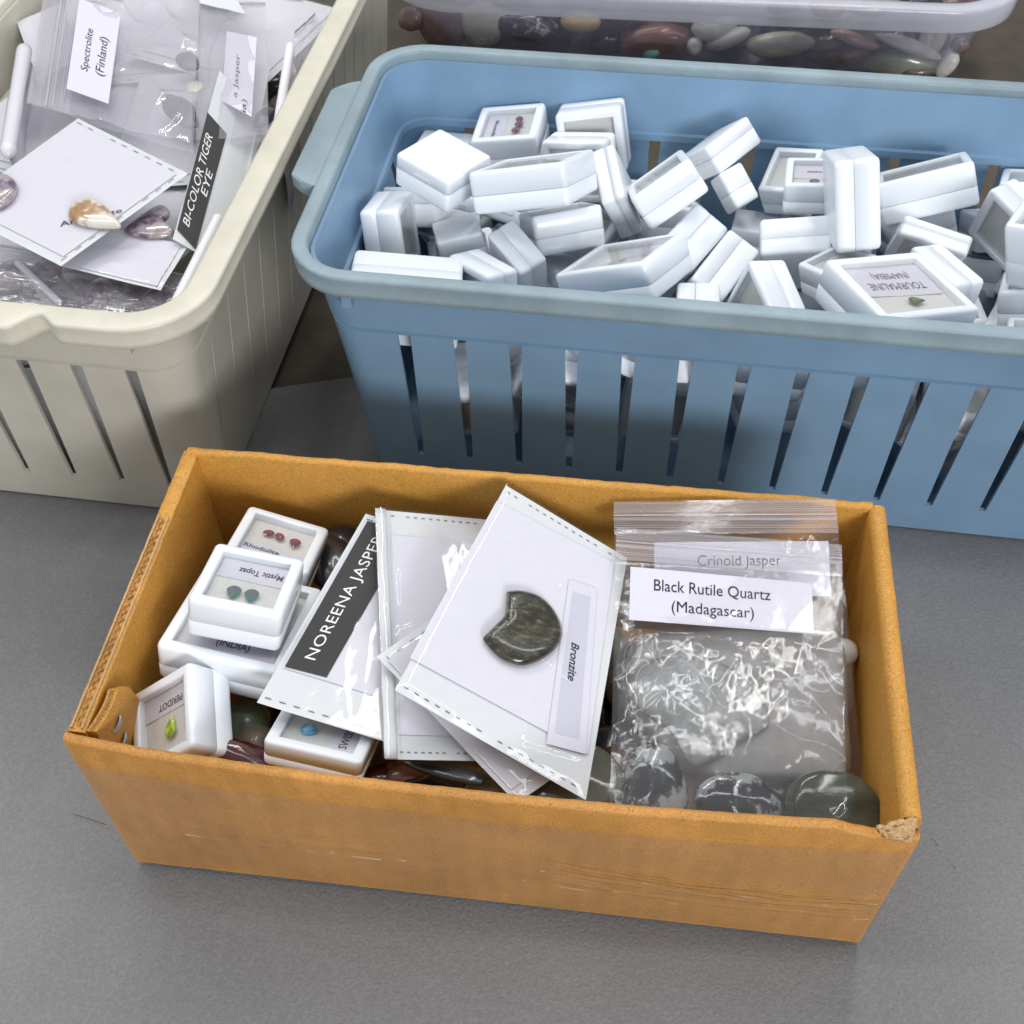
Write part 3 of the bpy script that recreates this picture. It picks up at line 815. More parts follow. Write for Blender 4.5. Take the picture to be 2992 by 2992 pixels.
for key, label in (
    ('b1', 'plain white gem box lying window down on the heap, nearest the blue handle'),
    ('b2', 'wide white gem box lying across the heap, right of the plain upturned box'),
    ('b3', 'white gem box with three purple stones under its window, near the blue back wall'),
    ('b4', 'white gem box standing on edge by the blue back wall, right of the purple stones'),
    ('b5', 'white gem box standing on edge in front of another upright one, behind the wide one'),
    ('b6', 'white gem box mostly hidden behind the plain upturned box, by the blue back wall'),
    ('b7', 'white gem box standing on edge, window facing right, by the blue handle wall'),
    ('b8', 'low white gem box just in front of the one whose window faces right'),
    ('b9', 'small blank white face of a gem box below the plain upturned box'),
    ('b10', 'white gem box leaning on its side, left of centre near the blue front rim'),
    ('b11', 'white gem box lying seam up behind the blue front rim, left of the leaning one'),
    ('b12', 'wide white gem box at the front left corner, half below the blue rim'),
    ('b13', 'glossy white gem box with reflections on its front, below the wide one in mid heap'),
    ('b14', 'white gem box on end with slanting seam, between the glossy one and the diagonal one'),
    ('b15', 'white gem box tilted diagonally with a narrow glimpse of its window, middle of the heap'),
    ('b16', 'small white gem box peeking up behind the diagonal one by the back slots'),
    ('b17', 'small white gem box tilted on a corner, right of the diagonal one'),
    ('b19', 'large white gem box with clear stones under its window, behind middle of blue front rim'),
    ('b20', 'white gem box leaning over the right side of the large one with clear stones'),
    ('b21', 'white gem box leaning steeply, lower right of the large one with clear stones'),
    ('b22', 'white gem box end with upright seam, just behind the middle of the blue front rim'),
    ('b23', 'white gem box tilted like a roof ridge, left of the tourmaline box'),
    ('b24', 'white gem box lying flat with two tiny bright glints on its front'),
    ('b25', 'white gem box half hidden behind the one with two glints'),
    ('b26', 'white gem box with a topaz label in its window, behind the tall upright one'),
    ('b27', 'tall white gem box standing upright with its seam running vertically'),
    ('b28', 'white gem box with a latch notch sloping up to the right against the back slots'),
    ('b29', 'white gem box lying tilted with a latch notch on top, right of the upright one'),
    ('b30', 'white gem box lying latch side up directly behind the tourmaline box'),
    ('b31', 'open faced white gem box with TOURMALINE label and one olive stone'),
    ('b32', 'white gem box showing two pale faces, left behind the tourmaline box'),
    ('b33', 'large tilted white gem box near the right edge of the picture, below the back slots'),
    ('b34', 'white gem box at the right picture edge, before the large tilted one'),
    ('b35', 'white gem box slanting down to the right of the tourmaline box'),
    ('b36', 'white gem box far back by the slots at the right edge of the picture'),
    ('b37', 'white gem box barely above the blue front rim, right of the tourmaline box'),
    ('b38', 'white gem box top just above the front rim in the bottom right of the heap'),
    ('b39', 'white gem box with a dark gap on its left, left of the topaz labelled one'),
    ('b40', 'scrap of white gem box between the leaning one and the large one with clear stones'),
): put(key, label)
FILL = [
((0.2782,0.3972,0.0944),(0.975,-0.150,-0.066,-0.151)),
((0.1296,0.4223,0.0599),(0.995,-0.069,0.057,0.045)),
((0.1799,0.4114,0.0697),(0.666,0.714,-0.158,-0.147)),
((0.2701,0.3828,0.0625),(0.701,0.700,-0.090,-0.101)),
((0.0760,0.4302,0.0490),(0.746,0.661,0.002,-0.086)),
((0.0220,0.4280,0.0720),(0.524,0.842,0.062,-0.110)),
((-0.0260,0.4509,0.0498),(0.648,0.759,0.015,0.060)),
((0.2150,0.3985,0.0788),(0.989,0.096,-0.003,-0.114)),
((0.0513,0.4270,0.0957),(0.948,-0.214,0.122,-0.201)),
((0.1236,0.4215,0.0842),(0.992,-0.068,0.100,0.022)),
((0.2182,0.4116,0.0460),(0.592,0.746,0.025,-0.303)),
((0.0275,0.4411,0.0453),(0.974,0.169,0.138,-0.053)),
((-0.0158,0.4287,0.0540),(0.618,0.775,-0.134,0.021)),
((0.1737,0.4134,0.0980),(0.996,-0.025,-0.033,-0.074)),
((0.3100,0.3763,0.0880),(0.613,0.787,0.057,-0.039)),
((0.3098,0.3915,0.0540),(0.991,-0.059,0.104,-0.054)),
((0.3476,0.3855,0.0880),(0.715,0.681,0.058,-0.146)),
((0.3365,0.4220,0.0858),(0.986,-0.082,-0.139,-0.050)),
((-0.0219,0.5069,0.0549),(0.964,0.070,-0.255,-0.001)),
((0.0026,0.5557,0.0490),(0.565,-0.365,0.029,-0.739)),
((0.3284,0.4685,0.0725),(0.943,-0.049,0.055,-0.323)),
((0.0726,0.5444,0.0403),(0.972,-0.208,-0.039,-0.100)),
((0.2785,0.4894,0.0312),(0.977,0.014,0.115,0.179)),
((0.0413,0.5356,0.0768),(0.975,-0.012,0.055,-0.213)),
((0.2405,0.4954,0.0577),(0.828,-0.396,-0.029,-0.396)),
((0.1404,0.5132,0.0317),(0.990,-0.052,0.098,0.086)),
((0.0887,0.5307,0.0692),(0.700,-0.152,0.105,-0.690)),
((0.1832,0.4476,0.0359),(0.957,-0.087,0.096,-0.259)),
((0.2204,0.5248,0.0868),(0.726,-0.050,-0.244,-0.641)),
((0.1856,0.4557,0.0787),(0.971,-0.234,0.023,0.052)),
((0.0899,0.4753,0.0583),(0.752,0.218,0.158,0.602)),
((0.1556,0.4935,0.0598),(0.945,-0.251,0.084,0.192)),
((0.3252,0.4904,0.0468),(0.829,-0.169,-0.091,-0.526)),
((0.2828,0.4887,0.0752),(0.432,-0.171,-0.013,-0.885)),
((0.3148,0.5111,0.0916),(0.954,-0.268,-0.037,-0.128)),
((0.1944,0.5085,0.0500),(0.975,0.143,-0.132,-0.103)),
((0.3109,0.4592,0.0311),(0.982,-0.156,-0.069,0.079)),
((0.3506,0.4165,0.0345),(0.969,0.101,-0.198,-0.106)),
((0.0705,0.4899,0.0392),(0.653,-0.020,0.217,-0.725)),
((0.0024,0.4817,0.0337),(0.930,0.241,-0.221,-0.167)),
((-0.0221,0.5000,0.0836),(0.755,0.068,-0.039,-0.651)),
((0.2363,0.4572,0.0362),(0.910,-0.124,-0.035,-0.394)),
((0.1351,0.4585,0.0366),(0.948,-0.253,0.078,-0.175)),
((0.0836,0.5321,0.0946),(0.820,-0.183,0.057,-0.539)),
((0.1782,0.5091,0.0849),(0.976,-0.097,-0.068,-0.183)),
((-0.0167,0.5392,0.0307),(0.818,-0.058,0.042,-0.571)),
((0.3564,0.4778,0.0941),(0.927,-0.248,0.016,0.281)),
((0.0056,0.4659,0.0738),(0.831,0.170,-0.147,-0.509)),
((0.0075,0.5506,0.0883),(0.937,-0.239,0.072,-0.245)),
((0.0354,0.5222,0.0339),(0.955,0.239,-0.168,0.058)),
((0.0466,0.4585,0.0664),(0.959,-0.228,0.161,-0.045)),
((0.3027,0.4163,0.0302),(0.996,0.045,-0.044,-0.066)),
((0.3588,0.4769,0.0311),(0.966,0.013,-0.099,-0.239)),
((0.1311,0.5329,0.0571),(0.931,-0.130,0.028,-0.341)),
((0.3446,0.4281,0.0561),(0.976,-0.009,-0.213,0.034)),
((0.2170,0.4451,0.0609),(0.439,0.023,-0.079,-0.895)),
((-0.0328,0.5617,0.0703),(0.857,0.247,0.117,-0.436)),
((0.3210,0.4620,0.0935),(0.962,-0.005,0.125,-0.244)),
((0.3379,0.5046,0.0692),(0.920,-0.005,-0.159,-0.359)),
((0.2977,0.4276,0.1015),(0.938,-0.202,0.129,0.250)),
((0.2593,0.4427,0.1025),(0.535,-0.063,-0.204,-0.817)),
((0.2522,0.5132,0.0642),(0.797,-0.178,0.205,0.539)),
((0.2676,0.5208,0.0873),(0.966,-0.254,-0.026,-0.037)),
((0.3027,0.4285,0.0720),(0.990,-0.098,-0.077,0.070)),
((0.2978,0.4823,0.1041),(0.961,-0.105,0.098,-0.234)),
((0.2188,0.4580,0.0838),(0.982,0.158,-0.063,0.078)),
((0.1545,0.4446,0.0680),(0.842,-0.252,0.189,-0.438)),
((0.3605,0.5093,0.1023),(0.585,-0.399,-0.062,-0.703)),
((0.3421,0.4308,0.1059),(0.965,-0.166,0.024,0.202)),
]
for loc, q in FILL:
    gem_box('white gem box deep in the blue basket, mostly hidden by other boxes', loc, Quaternion(q).normalized(), None, 'gem boxes deep in the blue basket')
# what shows under the windows in the blue basket
b = BOXES['b31']
box_label(b, (-1, 0, 0), ['TOURMALINE', '(NAMIBIA)'], (-.96, -.98, .92, .22), .4, -.08, boxes=[(.13, .57, .86, .80), (.23, .17, .72, .44)], bold=.0)
gemstone(b, (-1, 0, 0), -.03, .52, .0058, 'pear', M['g_tour'], 'olive green cut stone on white foam in the tourmaline box', ang=1.4)
b = BOXES['b3']
box_label(b, (0, -1, 0), ['Rhodolite'], (-1, -1, 1, -.15), .2, boxes=[(.22, .42, .88, .60)])
for i, (x, y, a) in enumerate(((-.42, .38, .3), (-.02, .42, 1.2), (.36, .36, 2.2))):
    gemstone(b, (0, -1, 0), x, y, .0052, 'oval', M['g_rhod'], ['purple cut stone nearest the back wall, under a window in the blue basket', 'middle one of three purple cut stones under a window in the blue basket', 'purple cut stone nearest the front of its box, under a window in the blue basket'][i], a, .8, 'purple stones in the blue basket box')
b = BOXES['b26']
box_label(b, (-1, 0, 0), ['Topaz'], (-1, -1, 1, .25), .2, boxes=[(.30, .40, .72, .58)])
gemstone(b, (-1, 0, 0), .1, .62, .006, 'oval', M['g_mystic'], 'dark cut stone half hidden under the topaz label window', 0, .8)
b = BOXES['b19']
box_label(b, (1, 0, 0), [], (-.2, .1, .98, .9), .2, boxes=[])
for i, (x, y) in enumerate(((.08, -.1), (-.14, -.34))):
    gemstone(b, (1, 0, 0), x, y, .0045, 'oval', M['pane_gem'], ['clear glittering cut stone at the back of the large box behind the front rim', 'clear cut stone at the front of the large box behind the front rim'][i], 0, .9)

# gem boxes in the cardboard box
def putc(key, label): return put(key, label, 'white gem boxes in the cardboard box')
b = putc('g3', 'large white gem box with (INDIA) label, lying under the Mystic Topaz box')
box_label(b, (1, 0, 0), ['(INDIA)'], (-.78, -.99, .97, .35), .5, boxes=[(.30, .13, .68, .31)])
b = putc('g2', 'white gem box labelled Mystic Topaz with two stones, on top of the larger box')
box_label(b, (-1, 0, 0), ['Mystic Topaz'], (-1, -1, 1, -.12), .1, -.03, boxes=[(.05, .30, .72, .66)])
for i, x in enumerate((-.25, .26)):
    gemstone(b, (-1, 0, 0), x, .46 , .0057, 'pear', M['g_mystic'], ['green and violet pear cut stone, right one of the Mystic Topaz pair', 'green and violet pear cut stone, left one of the Mystic Topaz pair'][i], 0.05, group='mystic topaz pair')
b = putc('g1', 'white gem box with three pink stones, against the cardboard back wall')
box_label(b, (1, 0, 0), ['Rhodolite'], (-1, -1, 1, -.28), .1, boxes=[(.03, .62, .60, .90)])
for i, (x, y, a) in enumerate(((-.38, .34, .5), (-.02, .32, 2.0), (.50, .26, 3.2))):
    gemstone(b, (1, 0, 0), x, y, .0050, 'pear' if i == 2 else 'oval', M['g_rhod'], ['leftmost magenta cut stone of three in the box by the cardboard wall', 'middle magenta cut stone touching the leftmost one, by the cardboard wall', 'rightmost magenta cut stone lying apart, in the box by the cardboard wall'][i], a, .82, 'magenta stones')
b = putc('g4', 'tilted white gem box labelled PERIDOT in the front left corner of the cardboard box')
box_label(b, (-1, 0, 0), ['PERIDOT'], (-1, -1, 1, -.28), .3, boxes=[(.16, .48, .70, .78)])
gemstone(b, (-1, 0, 0), -.18, .34, .0066, 'pear', M['g_peri'], 'bright green pear cut stone on foam in the PERIDOT box', 2.9)
b = putc('g5', 'white gem box labelled SWISS with one sky blue stone, half under the black strip card')
box_label(b, (0, 1, 0), ['SWISS BLUE'], (-1, -1, 1, -.25), .2, boxes=[(.10, .30, .95, .62)])
gemstone(b, (0, 1, 0), -.36, .40, .0064, 'oval', M['g_blue'], 'sky blue cut stone on foam in the SWISS box', 0, .95)

# ------------------------------------------------------------------ pebbles and slabs
MS = {}
def stones_mats():
    S_ = stone_mat
    MS['black_spot'] = S_('black_spotted_stone', [(.50, (.018, .018, .024)), (.56, (.03, .03, .04)), (.62, (.45, .45, .43)), (.8, (.6, .58, .55))], 90, .3, 3)
    MS['mauve'] = S_('mauve_stone', [(.3, (.14, .085, .085)), (.7, (.30, .21, .20))], 60, .35)
    MS['cream'] = S_('cream_stone', [(.3, (.50, .47, .36)), (.7, (.68, .66, .56))], 40, .35)
    MS['white'] = S_('white_stone', [(.3, (.55, .54, .50)), (.7, (.72, .71, .68))], 40, .35)
    MS['tan'] = S_('tan_stone', [(.3, (.45, .30, .12)), (.7, (.66, .52, .28))], 40, .35)
    MS['rust'] = S_('rusty_stone', [(.3, (.11, .035, .02)), (.7, (.30, .12, .07))], 40, .3)
    MS['pink'] = S_('pink_stone', [(.3, (.50, .26, .22)), (.7, (.66, .46, .42))], 40, .35)
    MS['teal'] = S_('turquoise_stone', [(.3, (.10, .36, .28)), (.7, (.22, .55, .44))], 60, .35)
    MS['greygreen'] = S_('grey_green_stone', [(.3, (.17, .19, .15)), (.7, (.34, .36, .29))], 50, .35)
    MS['brown'] = S_('brown_stone', [(.3, (.08, .05, .035)), (.7, (.20, .14, .10))], 50, .3)
    MS['dark'] = S_('dark_stone', [(.3, (.008, .009, .012)), (.62, (.028, .030, .036)), (.75, (.10, .10, .11))], 70, .2)
    MS['darkred'] = S_('dark_red_stone', [(.3, (.030, .006, .006)), (.6, (.085, .015, .012)), (.78, (.17, .06, .05))], 55, .14)
    MS['green'] = S_('sage_green_stone', [(.3, (.085, .12, .075)), (.7, (.20, .25, .16))], 70, .4)
    MS['beige'] = S_('beige_stone', [(.3, (.20, .155, .11)), (.7, (.33, .27, .20))], 120, .5)
    MS['olive'] = S_('olive_stone', [(.3, (.055, .052, .035)), (.6, (.115, .11, .078)), (.8, (.24, .23, .17))], 34, .12)
    MS['labra'] = S_('labradorite_stone', [(.3, (.022, .026, .020)), (.55, (.055, .062, .046)), (.70, (.10, .11, .08)), (.85, (.012, .014, .012))], 42, .10, stretch=(1, 2.5, 1), coat=.25)
    MS['bronz'] = S_('bronzite_stone', [(.30, (.008, .0075, .005)), (.50, (.030, .027, .016)), (.62, (.075, .066, .038)), (.74, (.24, .21, .14))], 190, .12, 8, (1, 2.2, 1), coat=.6)
    MS['rutile'] = S_('rutile_quartz', [(.47, (.008, .009, .011)), (.52, (.03, .034, .038)), (.565, (.25, .27, .27)), (.8, (.42, .44, .43))], 75, .10, 5, (1, 1, 1), coat=.4)
    MS['slab'] = S_('mottled_grey_slab', [(.30, (.20, .22, .21)), (.5, (.30, .32, .31)), (.68, (.43, .44, .43))], 110, .6, coat=0)
    MS['slab2'] = S_('taupe_slab', [(.30, (.26, .25, .235)), (.7, (.42, .405, .38))], 60, .6, coat=0)
    MS['ameth'] = S_('banded_amethyst', [(.25, (.045, .022, .055)), (.42, (.11, .065, .12)), (.55, (.38, .34, .34)), (.68, (.24, .17, .18)), (.8, (.07, .035, .08))], 75, .15, 4, (1, 1, 1), coat=1)
    MS['agate'] = S_('brown_white_agate', [(.32, (.28, .13, .05)), (.46, (.42, .25, .12)), (.54, (.66, .60, .52)), (.75, (.72, .69, .63))], 75, .14, 3, (1, 1, 1), coat=1)
    MS['blueg'] = S_('blue_grey_stone', [(.3, (.020, .026, .036)), (.7, (.060, .075, .09))], 50, .3, coat=.2)
stones_mats()
def pebble(label, loc, size, m, rot=(0, 0, 0), seed=0, group=None, rough=.22, name='tumbled_stone', cat='stone', flat=1.0):
    bm = bmesh.new(); bmesh.ops.create_icosphere(bm, subdivisions=4, radius=1)
    for v in bm.verts:
        p = v.co.copy()
        k = 1 + rough * noise.noise(p * .9 + Vector((seed * 3.1, seed, 0))) + .28 * rough * noise.noise(p * 2.7 + Vector((seed, 5, 0)))
        q = Vector([math.copysign(abs(c) ** flat, c) for c in p])
        v.co = Vector((q.x * size[0] / 2, q.y * size[1] / 2, q.z * size[2] / 2)) * k
    me = bpy.data.meshes.new(name); bm.to_mesh(me); bm.free()
    for p in me.polygons: p.use_smooth = True
    me.materials.append(MS[m])
    o = bpy.data.objects.new(name, me); COL.objects.link(o)
    o.location = loc; o.rotation_euler = rot
    return tag(o, label, cat, group)
def outline_stone(label, pts, n, thick, m, dome=.6, name='polished_stone', cat='stone', steps=9, under=.35):
    """a polished slab from its real outline (points in the plane it lies on), domed on top"""
    n = Vector(n).normalized(); pts = [Vector(p) for p in pts]
    # smooth closed outline
    fine = []
    K = len(pts)
    for i in range(K):
        p0, p1, p2, p3 = pts[i - 1], pts[i], pts[(i + 1) % K], pts[(i + 2) % K]
        for t in (0, .25, .5, .75):
            fine.append(.5 * ((2 * p1) + (p2 - p0) * t + (2 * p0 - 5 * p1 + 4 * p2 - p3) * t * t + (3 * p1 - p0 - 3 * p2 + p3) * t ** 3))
    c = sum(fine, Vector()) / len(fine)
    rings = []
    rings.append([c + (p - c) * .80 for p in fine])
    rings.append([c + (p - c) * .95 + n * thick * .08 for p in fine])
    rings.append([c + (p - c) * 1.0 + n * thick * under for p in fine])
    for k in range(1, steps + 1):
        s = 1 - k / (steps + .15)
        hh = under + (1 - under) * (1 - s ** 2.6) ** dome
        rings.append([c + (p - c) * s + n * thick * hh for p in fine])
    v, f = loft(rings, True, True)
    o = mesh(name, v, f, MS[m], None, True, origin=c)
    fix_normals(o)
    return tag(o, label, cat)

def pq(r, pts, zs):
    """planar quad: three corner heights (tl, br, bl) fix the plane, the fourth corner lies on it"""
    tl, br, bl = (at(*px(r, *pts[i]), z) for i, z in zip((0, 2, 3), zs))
    n = (br - bl).cross(tl - bl).normalized()
    tr = on_plane(*px(r, *pts[1]), bl, n)
    return Quad(tl, tr, br, bl)

# ------------------------------------------------------------------ carded stones in stitched clear sleeves
def dashes(mb, q, edge, inset, n, m, ln=.45, wd=.00032, h=.00035, u0=.03, u1=.97):
    w = (q.c[1] - q.c[0]).length; hh = (q.c[0] - q.c[3]).length
    for k in range(n):
        if (k * 7 + edge) % 11 == 3: continue
        a = u0 + (u1 - u0) * k / n; b = a + (u1 - u0) / n * ln
        if edge in (0, 2):
            e = inset / hh; t = wd / hh
            y = 1 - e if edge == 0 else e
            P = [(a, y - t / 2), (b, y - t / 2), (b, y + t / 2), (a, y + t / 2)]
        else:
            e = inset / w; t = wd / w
            y = 1 - e if edge == 1 else e
            P = [(y - t / 2, a), (y + t / 2, a), (y + t / 2, b), (y - t / 2, b)]
        mb.add([q.p(u, v_, h + q.f(u, v_)) for u, v_ in P], [(0, 1, 2, 3)], m)
def seg_d(u, v_, a, b):
    dx, dy = b[0] - a[0], b[1] - a[1]; t = max(0, min(1, ((u - a[0]) * dx + (v_ - a[1]) * dy) / (dx * dx + dy * dy)))
    return math.hypot(u - a[0] - t * dx, v_ - a[1] - t * dy) * (1 if 0 < t < 1 else 1.4)
def uv_on(q, r, x, y):
    p = q.on(r, x, y) - q.c[3]; U = q.c[2] - q.c[3]; V = q.c[0] - q.c[3]
    uu, vv, uv = U.dot(U), V.dot(V), U.dot(V); d = uu * vv - uv * uv
    return ((p.dot(U) * vv - p.dot(V) * uv) / d, (p.dot(V) * uu - p.dot(U) * uv) / d)
def crs(q, r, *segs): return [(uv_on(q, r, *a), uv_on(q, r, *b), h) for a, b, h in segs]
def sleeve(label, q, card=(.06, .08, .94, .92), wave=.0006, seed=0, edges=((0, 9), (2, 9)), film_h=.0011, group='carded stones in clear sleeves', bend=0.0, milky=False, cardmat='cardw', film=True, creases=()):
    root = thing('card_sleeve', label, 'card sleeve', q.mid(), group)
    O = q.mid()
    q.f = lambda u, v_: bend * ((u - .5) ** 2 + .4 * (v_ - .5) ** 2) * 4 + wave * noise.noise(Vector((u * 2.2 + seed, v_ * 2.2, seed)))
    mb = MB(); v, f = sheet(q, 24, 24, q.f); mb.add(v, f, 0)
    for e, n in edges: dashes(mb, q, e, .0028, n, 1)
    o = mb.build('backing', [M['backing'], M['ink']], root, True)
    shift(o, O)
    if card:
        s = q.sub(*card)
        def cf(u, v_): return q.f(card[0] + u * (card[2] - card[0]), card[1] + v_ * (card[3] - card[1])) + .00045
        v, f = sheet(s, 20, 20, cf)
        o = mesh('card', v, f, M[cardmat], root, True); shift(o, O)
    if film:
        def ff(u, v_):
            e = min(u, 1 - u, v_, 1 - v_)
            puff = min(1, e / .04)
            r = noise.fractal(Vector((u * 5 + seed, v_ * 5, seed * 2)), 1.0, 2, 3)
            ridge = max(0, 1 - abs(noise.noise(Vector((u * 3.5 + v_ * 2.2 + seed * 5, (v_ - u) * .8, 3))) * 9)) ** 2
            return q.f(u, v_) + .0013 + puff * (film_h * .4 + min(1, film_h / .0012) * (.00022 * r + .00016 * ridge)) + sum(a_ * math.exp(-(seg_d(u, v_, s0, s1) / .012) ** 2) for s0, s1, a_ in creases)
        v, f = sheet(q, 70, 70, ff)
        o = mesh('clear_film', v, f, M['film'], root, True); shift(o, O)
    root['_o'] = tuple(O)
    return root
def shift(o, O):
    for v in o.data.vertices: v.co -= O
def label_on(root, q, texts, mats=('paper', 'ink'), name='label', extra=None):
    """texts: (text, (u0,v0,u1,v1), options) on a sheet of paper q; paper and lettering are one mesh"""
    mb = MB(); v, f = sheet(q, 6, 6); mb.add(v, f, 0)
    if extra: extra(mb)
    for t, box, kw in texts: text_on(mb, q, t, box, 1, .00015, **kw)
    o = mb.build(name, [M[m] for m in mats], root); shift(o, Vector(root['_o'])); return o

# --- cardboard box, from the bottom layer up
qa = pq('G', ((1690, 370), (2330, 560), (1930, 1637), (1105, 1385)), (.0965, .0880, .0995))
k1 = sleeve('flat white carded sleeve with black NOREENA JASPER strip, lying over the gem boxes', qa, card=(.03, .17, .97, .96), seed=1, edges=((2, 10), (0, 8)), wave=.00012, film_h=.0004)
strip = qa.pxquad('G', (1255, 1192), (1700, 408), (1925, 470), (1480, 1250), h=.0007)
label_on(k1, strip, [('NOREENA JASPER', (.075, .36, .92, .70), dict(spacing=1.05))], ('strip', 'wink'), 'printed_strip')
# black slab in a dark sleeve under the white ones
qs = Quad(at(*px('H', 420, 1560), .086), at(*px('H', 905, 1640), .087), at(*px('H', 880, 1790), .078), at(*px('H', 430, 1655), .078))
root = thing('card_sleeve', 'clear sleeve with a dark slab in it, poking out below the stack of white sleeves', 'card sleeve', qs.mid(), 'carded stones in clear sleeves')
v, f = sheet(qs, 10, 10, lambda u, v_: .0008 * noise.noise(Vector((u * 3, v_ * 3, 9)))); o = mesh('clear_film', v, f, M['film'], root, True); shift(o, qs.mid())
outline_stone('dark polished slab inside a clear sleeve below the white sleeves', [at(*px('H', x, y), .0805) for x, y in ((430, 1590), (640, 1600), (860, 1660), (870, 1740), (640, 1700), (470, 1640))], (0, -.2, 1), .0030, 'dark', .5)
qb = pq('H', ((297, 207), (1000, 272), (1010, 1602), (355, 1588)), (.1005, .0800, .0955))
k2 = sleeve('blank white folded card sleeve with a rounded fold on its left, under the bronzite', qb, card=(.075, .085, .95, .885), seed=2, edges=((0, 16), (2, 16)), wave=.0002, film_h=.00025, creases=crs(qb, 'H', ((395, 560), (405, 740), .0005), ((385, 900), (470, 870), .0006), ((340, 760), (345, 1100), .0004)))
def fold(q, root, r=.0024):
    rings = []
    for k in range(25):
        v_ = k / 24; c = q.p(0.012, v_, .0004)
        a = (q.c[0] - q.c[3]).normalized(); s = (q.c[1] - q.c[0]).normalized()
        rings.append([c + (-s * math.cos(t) + q.n * math.sin(t) * .30) * (r * (1 + .12 * noise.noise(Vector((k * .4, 1, 0))))) for t in [2 * math.pi * i / 14 for i in range(14)]])
    v, f = loft(rings, True, True)
    o = mesh('fold', v, f, M['backing'], root, True); shift(o, Vector(root['_o'])); fix_normals(o)
    rings = []
    for k in range(41):
        v_ = k / 40; c = q.p(0.02, v_, .0008)
        s = (q.c[1] - q.c[0]).normalized()
        rings.append([c + (-s * math.cos(t) * (r + .0012) + q.n * math.sin(t) * (r * .32 + .0006)) * (1 + .12 * noise.noise(Vector((k * .33, t, 4)))) for t in [math.pi * (.02 + i / 12 * 1.1) for i in range(13)]])
    v = [p for r_ in rings for p in r_]; f = []
    for k in range(40):
        for i in range(12): f.append((k * 13 + i, k * 13 + i + 1, (k + 1) * 13 + i + 1, (k + 1) * 13 + i))
    o = mesh('clear_film', v, f, M['film'], root, True); shift(o, Vector(root['_o']))
fold(qb, k2)
qd = pq('H', ((725, 715), (1500, 1528), (1060, 1832), (285, 1020)), (.1030, .0820, .1035))
k4 = sleeve('turned white carded sleeve showing only two corners beneath the bronzite sleeve', qd, card=(.05, .05, .93, .95), seed=4, edges=((2, 12), (3, 6)))
qc = pq('H', ((1000, 72), (1672, 476), (1443, 1815), (385, 1205)), (.1090, .0840, .1080))
k3 = sleeve('topmost white carded sleeve holding the dark bronzite stone', qc, card=None, seed=7, edges=((0, 16), (2, 17)), film_h=.0014, wave=.0001, creases=crs(qc, 'H', ((1410, 690), (1575, 778), .0005), ((1225, 1030), (1445, 1190), .0006), ((1470, 1025), (1610, 1145), .0005), ((640, 715), (770, 790), .0006), ((860, 880), (980, 900), .0003), ((1110, 1495), (1440, 1600), .0007), ((450, 1160), (700, 1330), .0004), ((580, 1195), (690, 1185), .0005)))
cq = qc.pxquad('H', (950, 158), (1600, 500), (1455, 1560), (470, 1027), h=.0006)
v, f = sheet(cq, 8, 8); o = mesh('card', v, f, M['cardw'], k3, True); shift(o, qc.mid())
lq = qc.pxquad('H', (1505, 640), (1442, 1560), (1225, 1502), (1350, 592), h=.0010)
def grey_rect(mb): mb.add([lq.p(u, v_, .00008) for u, v_ in ((.07, .17), (.93, .17), (.93, .80), (.07, .80))], [(0, 1, 2, 3)], 2)
label_on(k3, lq, [('Bronzite', (.385, .33, .615, .58), dict(shear=.22, bold=.02))], ('paper', 'ink', 'grey_ink'), extra=grey_rect)
outline_stone('dark bronzite stone shaped like a round with a notch bitten from its left', [qc.on('H', x, y, .0008) for x, y in ((1008, 668), (1100, 668), (1200, 708), (1272, 790), (1304, 880), (1292, 950), (1240, 1012), (1165, 1058), (1080, 1080), (990, 1056), (925, 1008), (868, 938), (880, 915), (908, 884), (940, 852), (968, 826), (984, 806), (992, 780), (995, 745), (998, 710), (1001, 685))], qc.n, .0052, 'bronz', .55, steps=12)

